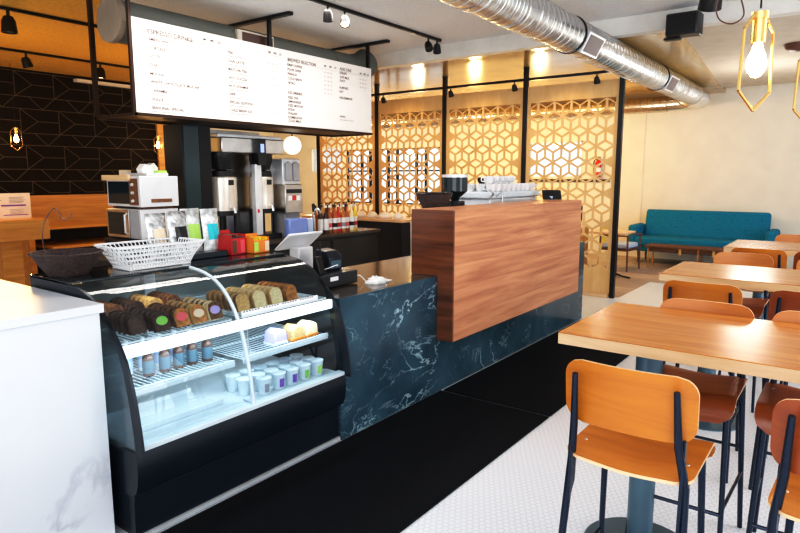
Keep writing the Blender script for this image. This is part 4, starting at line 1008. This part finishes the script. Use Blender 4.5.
def make_stool(label):
    r = thing('bar_stool', label, 'stool', group='plywood bar stools')
    # faces +Y ; origin on the floor under the seat centre
    def seat(u, v, k):
        z = .765 + .012 * math.cos(PI * min(1, abs(u) / .2)) * -1 * .5
        y = v; zz = z + k
        if v > .12:   # waterfall front edge
            a = (v - .12) / .10; y = .12 + .075 * math.sin(a * PI / 2) + k * math.sin(a * PI / 2) * .9; zz = z - .085 * (1 - math.cos(a * PI / 2)) * 1.1 + k * math.cos(a * PI / 2)
        if v < -.12: zz -= .10 * ((-.12 - v) ** 2) / .1
        return (u, y, zz)
    st_ = MB().panel(.40, .44, .011, .05, seat, 18, 26).build('seat', ['ply', 'ply_edge'], r, ang=50)
    def back(u, v, k):
        y = -.205 - .03 * (1 - (u / .2) ** 2) - .12 * (v) - k
        return (u, y, .990 + v)
    MB().panel(.405, .215, .011, .06, back, 18, 26).build('backrest', ['ply', 'ply_edge'], r, ang=50)
    for s in (-1, 1):
        MB().tube([(s * .205, -.29, 0), (s * .178, -.195, .74), (s * .160, -.236, .88), (s * .152, -.266, 1.06)], [.011, .0135, .0125, .009], 10).build('leg', 'steel_dark', r)
        MB().tube([(s * .19, .20, 0), (s * .165, .13, .745)], [.0095, .0125], 10).build('leg', 'steel_dark', r)
        MB().prism([(-.235, .60), (-.185, .66), (-.18, .745), (-.21, .90), (-.225, .90)], 'x', s * .172 - .005, s * .172 + .005).build('back_bracket', 'steel_dark', r, bevel=.002)
        MB().tube([(s * .196, -.255, .30), (s * .184, .172, .30)], .0075, 8).build('side_rung', 'steel_dark', r)
        MB().tube([(s * .178, -.195, .74), (s * .165, .13, .745)], .009, 8).build('seat_rail', 'steel_dark', r)
    MB().tube([(-.184, .175, .27), (.184, .175, .27)], .0085, 8).build('footrest', 'steel_dark', r)
    MB().tube([(-.195, -.25, .42), (.195, -.25, .42)], .0075, 8).build('rear_rung', 'steel_dark', r)
    MB().tube([(-.165, .12, .742), (.165, .12, .742)], .009, 8).build('front_rail', 'steel_dark', r)
    mb = MB()
    for s in (-1, 1): mb.lathe([(0, 0), (.007, 0), (.005, .003), (0, .0035)], (s * .165, -.10, .775), 10)
    mb.build('screw', 'chrome', st_)
    return r
s0 = make_stool('orange plywood bar stool in the foreground, back towards us')
s0.location = (-.525, 2.115, 0)
D = 'ply_dark'
def st(x, y, rz, label, dark=None):
    s = dup(s0, (x, y, 0), rz, label)
    for part in (dark or ()): swap(s, part, D)
    return s
st(.075, 2.10, -.05, 'foreground stool at lower right corner with red-brown backrest and orange seat', ('backrest',))
st(-.53, 2.905, PI, 'red-brown seated stool on the far side of nearest table', ('seat',))
st(-.06, 2.905, PI, 'stool opposite the lower right stool across the nearest table', ('seat',))
st(-.66, 3.93, 0, 'stool at near side of second table, backrest showing over the nearest table')
st(-.13, 3.93, 0, 'stool at right on near side of second table with dark backrest', ('backrest', 'seat'))
st(-.67, 5.10, PI, 'stool at far side of second table, left', ('seat',))
st(-.12, 5.10, PI, 'stool at far side of second table, right', ('seat',))
st(-.62, 5.98, 0, 'stool at near side of the farthest table, left one')
st(-.17, 5.98, 0, 'stool at near side of the farthest table, right one with dark back', ('backrest', 'seat'))
st(-.45, 7.12, PI, 'stool beyond the farthest table, its back rising above the top')

# ------------------------------------------------------------------ lounge corner
t = thing('sofa', 'long teal upholstered mid-century sofa against the far wall', 'sofa', (-2.345, 12.78, 0))
W = 1.11
MB().box((-W, -.40, .24), (W, .30, .36)).build('seat_frame', 'teal', t, bevel=.03, seg=3)
MB().box((-W, -.44, .35), (W, .22, .52)).build('seat_cushion', 'teal', t, bevel=.045, seg=4)
mx = Matrix.Translation((0, .2, .47)) @ Matrix.Rotation(math.radians(-14), 4, 'X')
MB().box((-W + .02, -.09, 0), (W - .02, .09, .56), mx=mx).build('back_cushion', 'teal', t, bevel=.05, seg=4)
for s in (-1, 1):
    MB().box((s * (W - .02), -.40, .26), (s * (W + .15), .30, .74)).build('armrest', 'teal', t, bevel=.06, seg=4)
mb = MB()
for q in range(9):
    for j in range(2): mb.lathe([(0, -.006), (.014, -.004), (.0, .006)], (0, 0, 0), 10, mx=mx @ Matrix.Translation((-.96 + q * .24, -.092, .2 + .2 * j)) @ Matrix.Rotation(PI / 2, 4, 'X'))
mb.build('tufting', mat('teal_button', (.003, .10, .15), .8), t)
for x in (-1.05, 1.05):
    for y in (-.32, .22): MB().tube([(x, y, .004), (x, y, .25)], [.015, .025], 8).build('leg', 'brown', t)
t = thing('coffee_table', 'long low dark wood bench table in front of the teal sofa', 'coffee table', (-2.2, 12.0, .004))
MB().box((-.92, -.22, .385), (.92, .25, .415)).build('table_top', 'crust', t, bevel=.004)
MB().box((-.85, -.16, .31), (.85, -.13, .385)).box((-.85, .16, .31), (.85, .19, .385)).build('apron', 'crust', t, smooth=False)
for x in (-.85, .0, .85):
    for y in (-.17, .20): MB().tube([(x, y, 0), (x, y, .385)], [.011, .017], 8).build('leg', 'cinn', t)
for x in (-.3, .25): MB().box((x - .02, -.19, .27), (x + .02, -.16, .385)).build('bracket', 'gold', t, smooth=False)
t = thing('armchair', 'wooden armchair with yellow back and pale blue cushion near the sofa', 'armchair', (-3.42, 11.35, .004), -.1)
MB().box((-.24, -.26, .40), (.24, .24, .49)).build('seat_cushion', 'sky', t, bevel=.03, seg=3)
MB().box((-.27, -.22, .48), (-.23, .24, .83)).build('backrest', 'yellow', t, bevel=.02)
for y in (-.29, .27):
    MB().tube([(.26, y, 0), (.25, y, .62)], .017, 8).build('leg', 'brown', t); MB().tube([(-.27, y, 0), (-.25, y, .62)], .017, 8).build('leg', 'brown', t)
    MB().box((-.28, y - .025, .62), (.29, y + .025, .645)).build('armrest', 'brown', t, bevel=.006)
MB().box((-.25, -.28, .36), (.25, .26, .40)).build('seat_frame', 'brown', t)
t = thing('pedestal_table', 'small pale wood table on a black pedestal beside the screen post', 'table', (-3.18, 10.35, .004))
MB().box((-.38, -.3, .74), (.22, .3, .77)).build('table_top', 'table_edge', t, bevel=.004)
MB().tube([(0, 0, .02), (0, 0, .74)], .022, 12).build('pedestal', 'black', t)
MB().tube(sm([(-.25, 0, .01), (-.1, 0, .03), (0, 0, .06), (.1, 0, .03), (.25, 0, .01)], 4), .014, 8).tube(sm([(0, -.25, .01), (0, -.1, .03), (0, 0, .06), (0, .1, .03), (0, .25, .01)], 4), .014, 8).build('base', 'black', t)
t = thing('low_cabinet', 'orange wood cabinet seen through the lattice holes', 'cabinet', (-4.5, 11.2, .004))
MB().box((-.55, -.25, .0), (.45, .25, .72)).build('cabinet_body', 'ochre_wood', t, bevel=.004)
MB().box((-.57, -.27, .72), (.47, .27, .75)).build('cabinet_top', 'table_edge', t, bevel=.004)
t = thing('monitor', 'black screen standing on the orange cabinet behind the lattice', 'monitor', (-4.35, 11.2, .7555), .35)
MB().box((-.24, -.02, .06), (.24, .02, .42)).build('screen', 'blackp', t, bevel=.006)
MB().box((-.1, -.08, 0), (.1, .08, .015)).box((-.02, -.01, .015), (.02, .01, .07)).build('stand', 'black', t)
t = thing('fire_extinguisher', 'red fire extinguisher hung on the far wall behind the screen', 'fire extinguisher', (-4.53, WY - .085, 1.67))
MB().lathe([(0, 0), (.06, 0), (.065, .02), (.065, .30), (.03, .36), (0, .37)], n=20).build('cylinder', 'red', t)
MB().box((-.02, -.02, .36), (.02, .02, .42)).box((-.07, -.01, .40), (.04, .01, .43)).build('valve', 'blackp', t)
MB().tube(sm([(-.03, 0, .38), (-.09, 0, .34), (-.095, 0, .2), (-.08, -.03, .08)], 4), .010, 6).build('hose', 'blackp', t)
MB().box((-.04, .05, .1), (.04, .085, .25)).build('bracket', 'black', t)
MB().lathe([(.0655, .1), (.0655, .2)], n=20).build('label_band', 'white', t)

# ------------------------------------------------------------------ light
w = bpy.data.worlds.new('world'); bpy.context.scene.world = w; w.use_nodes = True
bg = w.node_tree.nodes['Background']; bg.inputs['Color'].default_value = (.90, .95, 1, 1); bg.inputs['Strength'].default_value = 1.35
# daylight from the shop windows to the right and behind
lamp('AREA', 'window_daylight', (4.0, 4.5, 2.0), 210, (.93, .97, 1), 6, (0, math.radians(90), 0), sy=2.6)
lamp('AREA', 'window_daylight', (.5, -2.5, 2.2), 120, (.93, .97, 1), 5, (math.radians(80), 0, math.radians(20)), sy=2.4)
warm = (1, .62, .26)
for i in range(4):
    x = (posts[i] + posts[i + 1]) / 2
    lamp('SPOT', 'screen_wash', (x, SY - .8, 3.2), 26, (1, .66, .30), .07, (math.radians(22), 0, 0), spot=math.radians(100))
    lamp('POINT', 'lounge_fill', (x - .3, 11.2, 2.5), (22, 70, 85, 70)[i], ((1, .90, .76), (1, .66, .24), (1, .66, .24), (1, .74, .38))[i], .1)  # unseen lamp added to brighten the wall behind the screens
lamp('POINT', 'sofa_fill', (-1.2, 10.4, 2.4), 42, (1, .95, .88), .3)  # unseen fill added over the sofa corner, no fixture
lamp('POINT', 'back_fill', (-11.0, 11.2, 2.4), 130, (1, .84, .60), .2)  # this and the next: unseen lamps added to lift the back left
lamp('POINT', 'back_fill', (-9.0, 9.8, 2.4), 50, (1, .84, .60), .2)
for y in (3.2, 5.4): lamp('POINT', 'ochre_fill', (-8.6, y, 2.2), 34, (1, .60, .22), .3)  # unseen lamps added to warm the left ceiling and tiles
lamp('SPOT', 'spot_beam', (-4.49, 5.06, 3.22), 50, (1, .8, .55), .04, (0, 0, 0), spot=1.2)
lamp('AREA', 'counter_fill', (-4.9, 3.0, 3.3), 30, (1, .95, .9), .5, (0, math.radians(-15), 0), sy=2)
lamp('AREA', 'aisle_fill', (-4.4, 4.4, 3.38), 55, (1, .93, .86), .4, (0, 0, 0), sy=3)  # unseen ceiling-level fill added over the aisle, no fixture
sc = bpy.context.scene
sc.view_settings.view_transform = 'Standard'; sc.view_settings.look = 'None'; sc.view_settings.exposure = 0.; sc.view_settings.gamma = 1.
sc.view_settings.use_curve_mapping = True
cm = sc.view_settings.curve_mapping; c_ = cm.curves[3]
c_.points.new(.12, .075); c_.points.new(.5, .53); c_.points.new(.8, .87)
cm.update()
sc.cycles.max_bounces = 8; sc.cycles.transparent_max_bounces = 16; sc.cycles.use_denoising = True
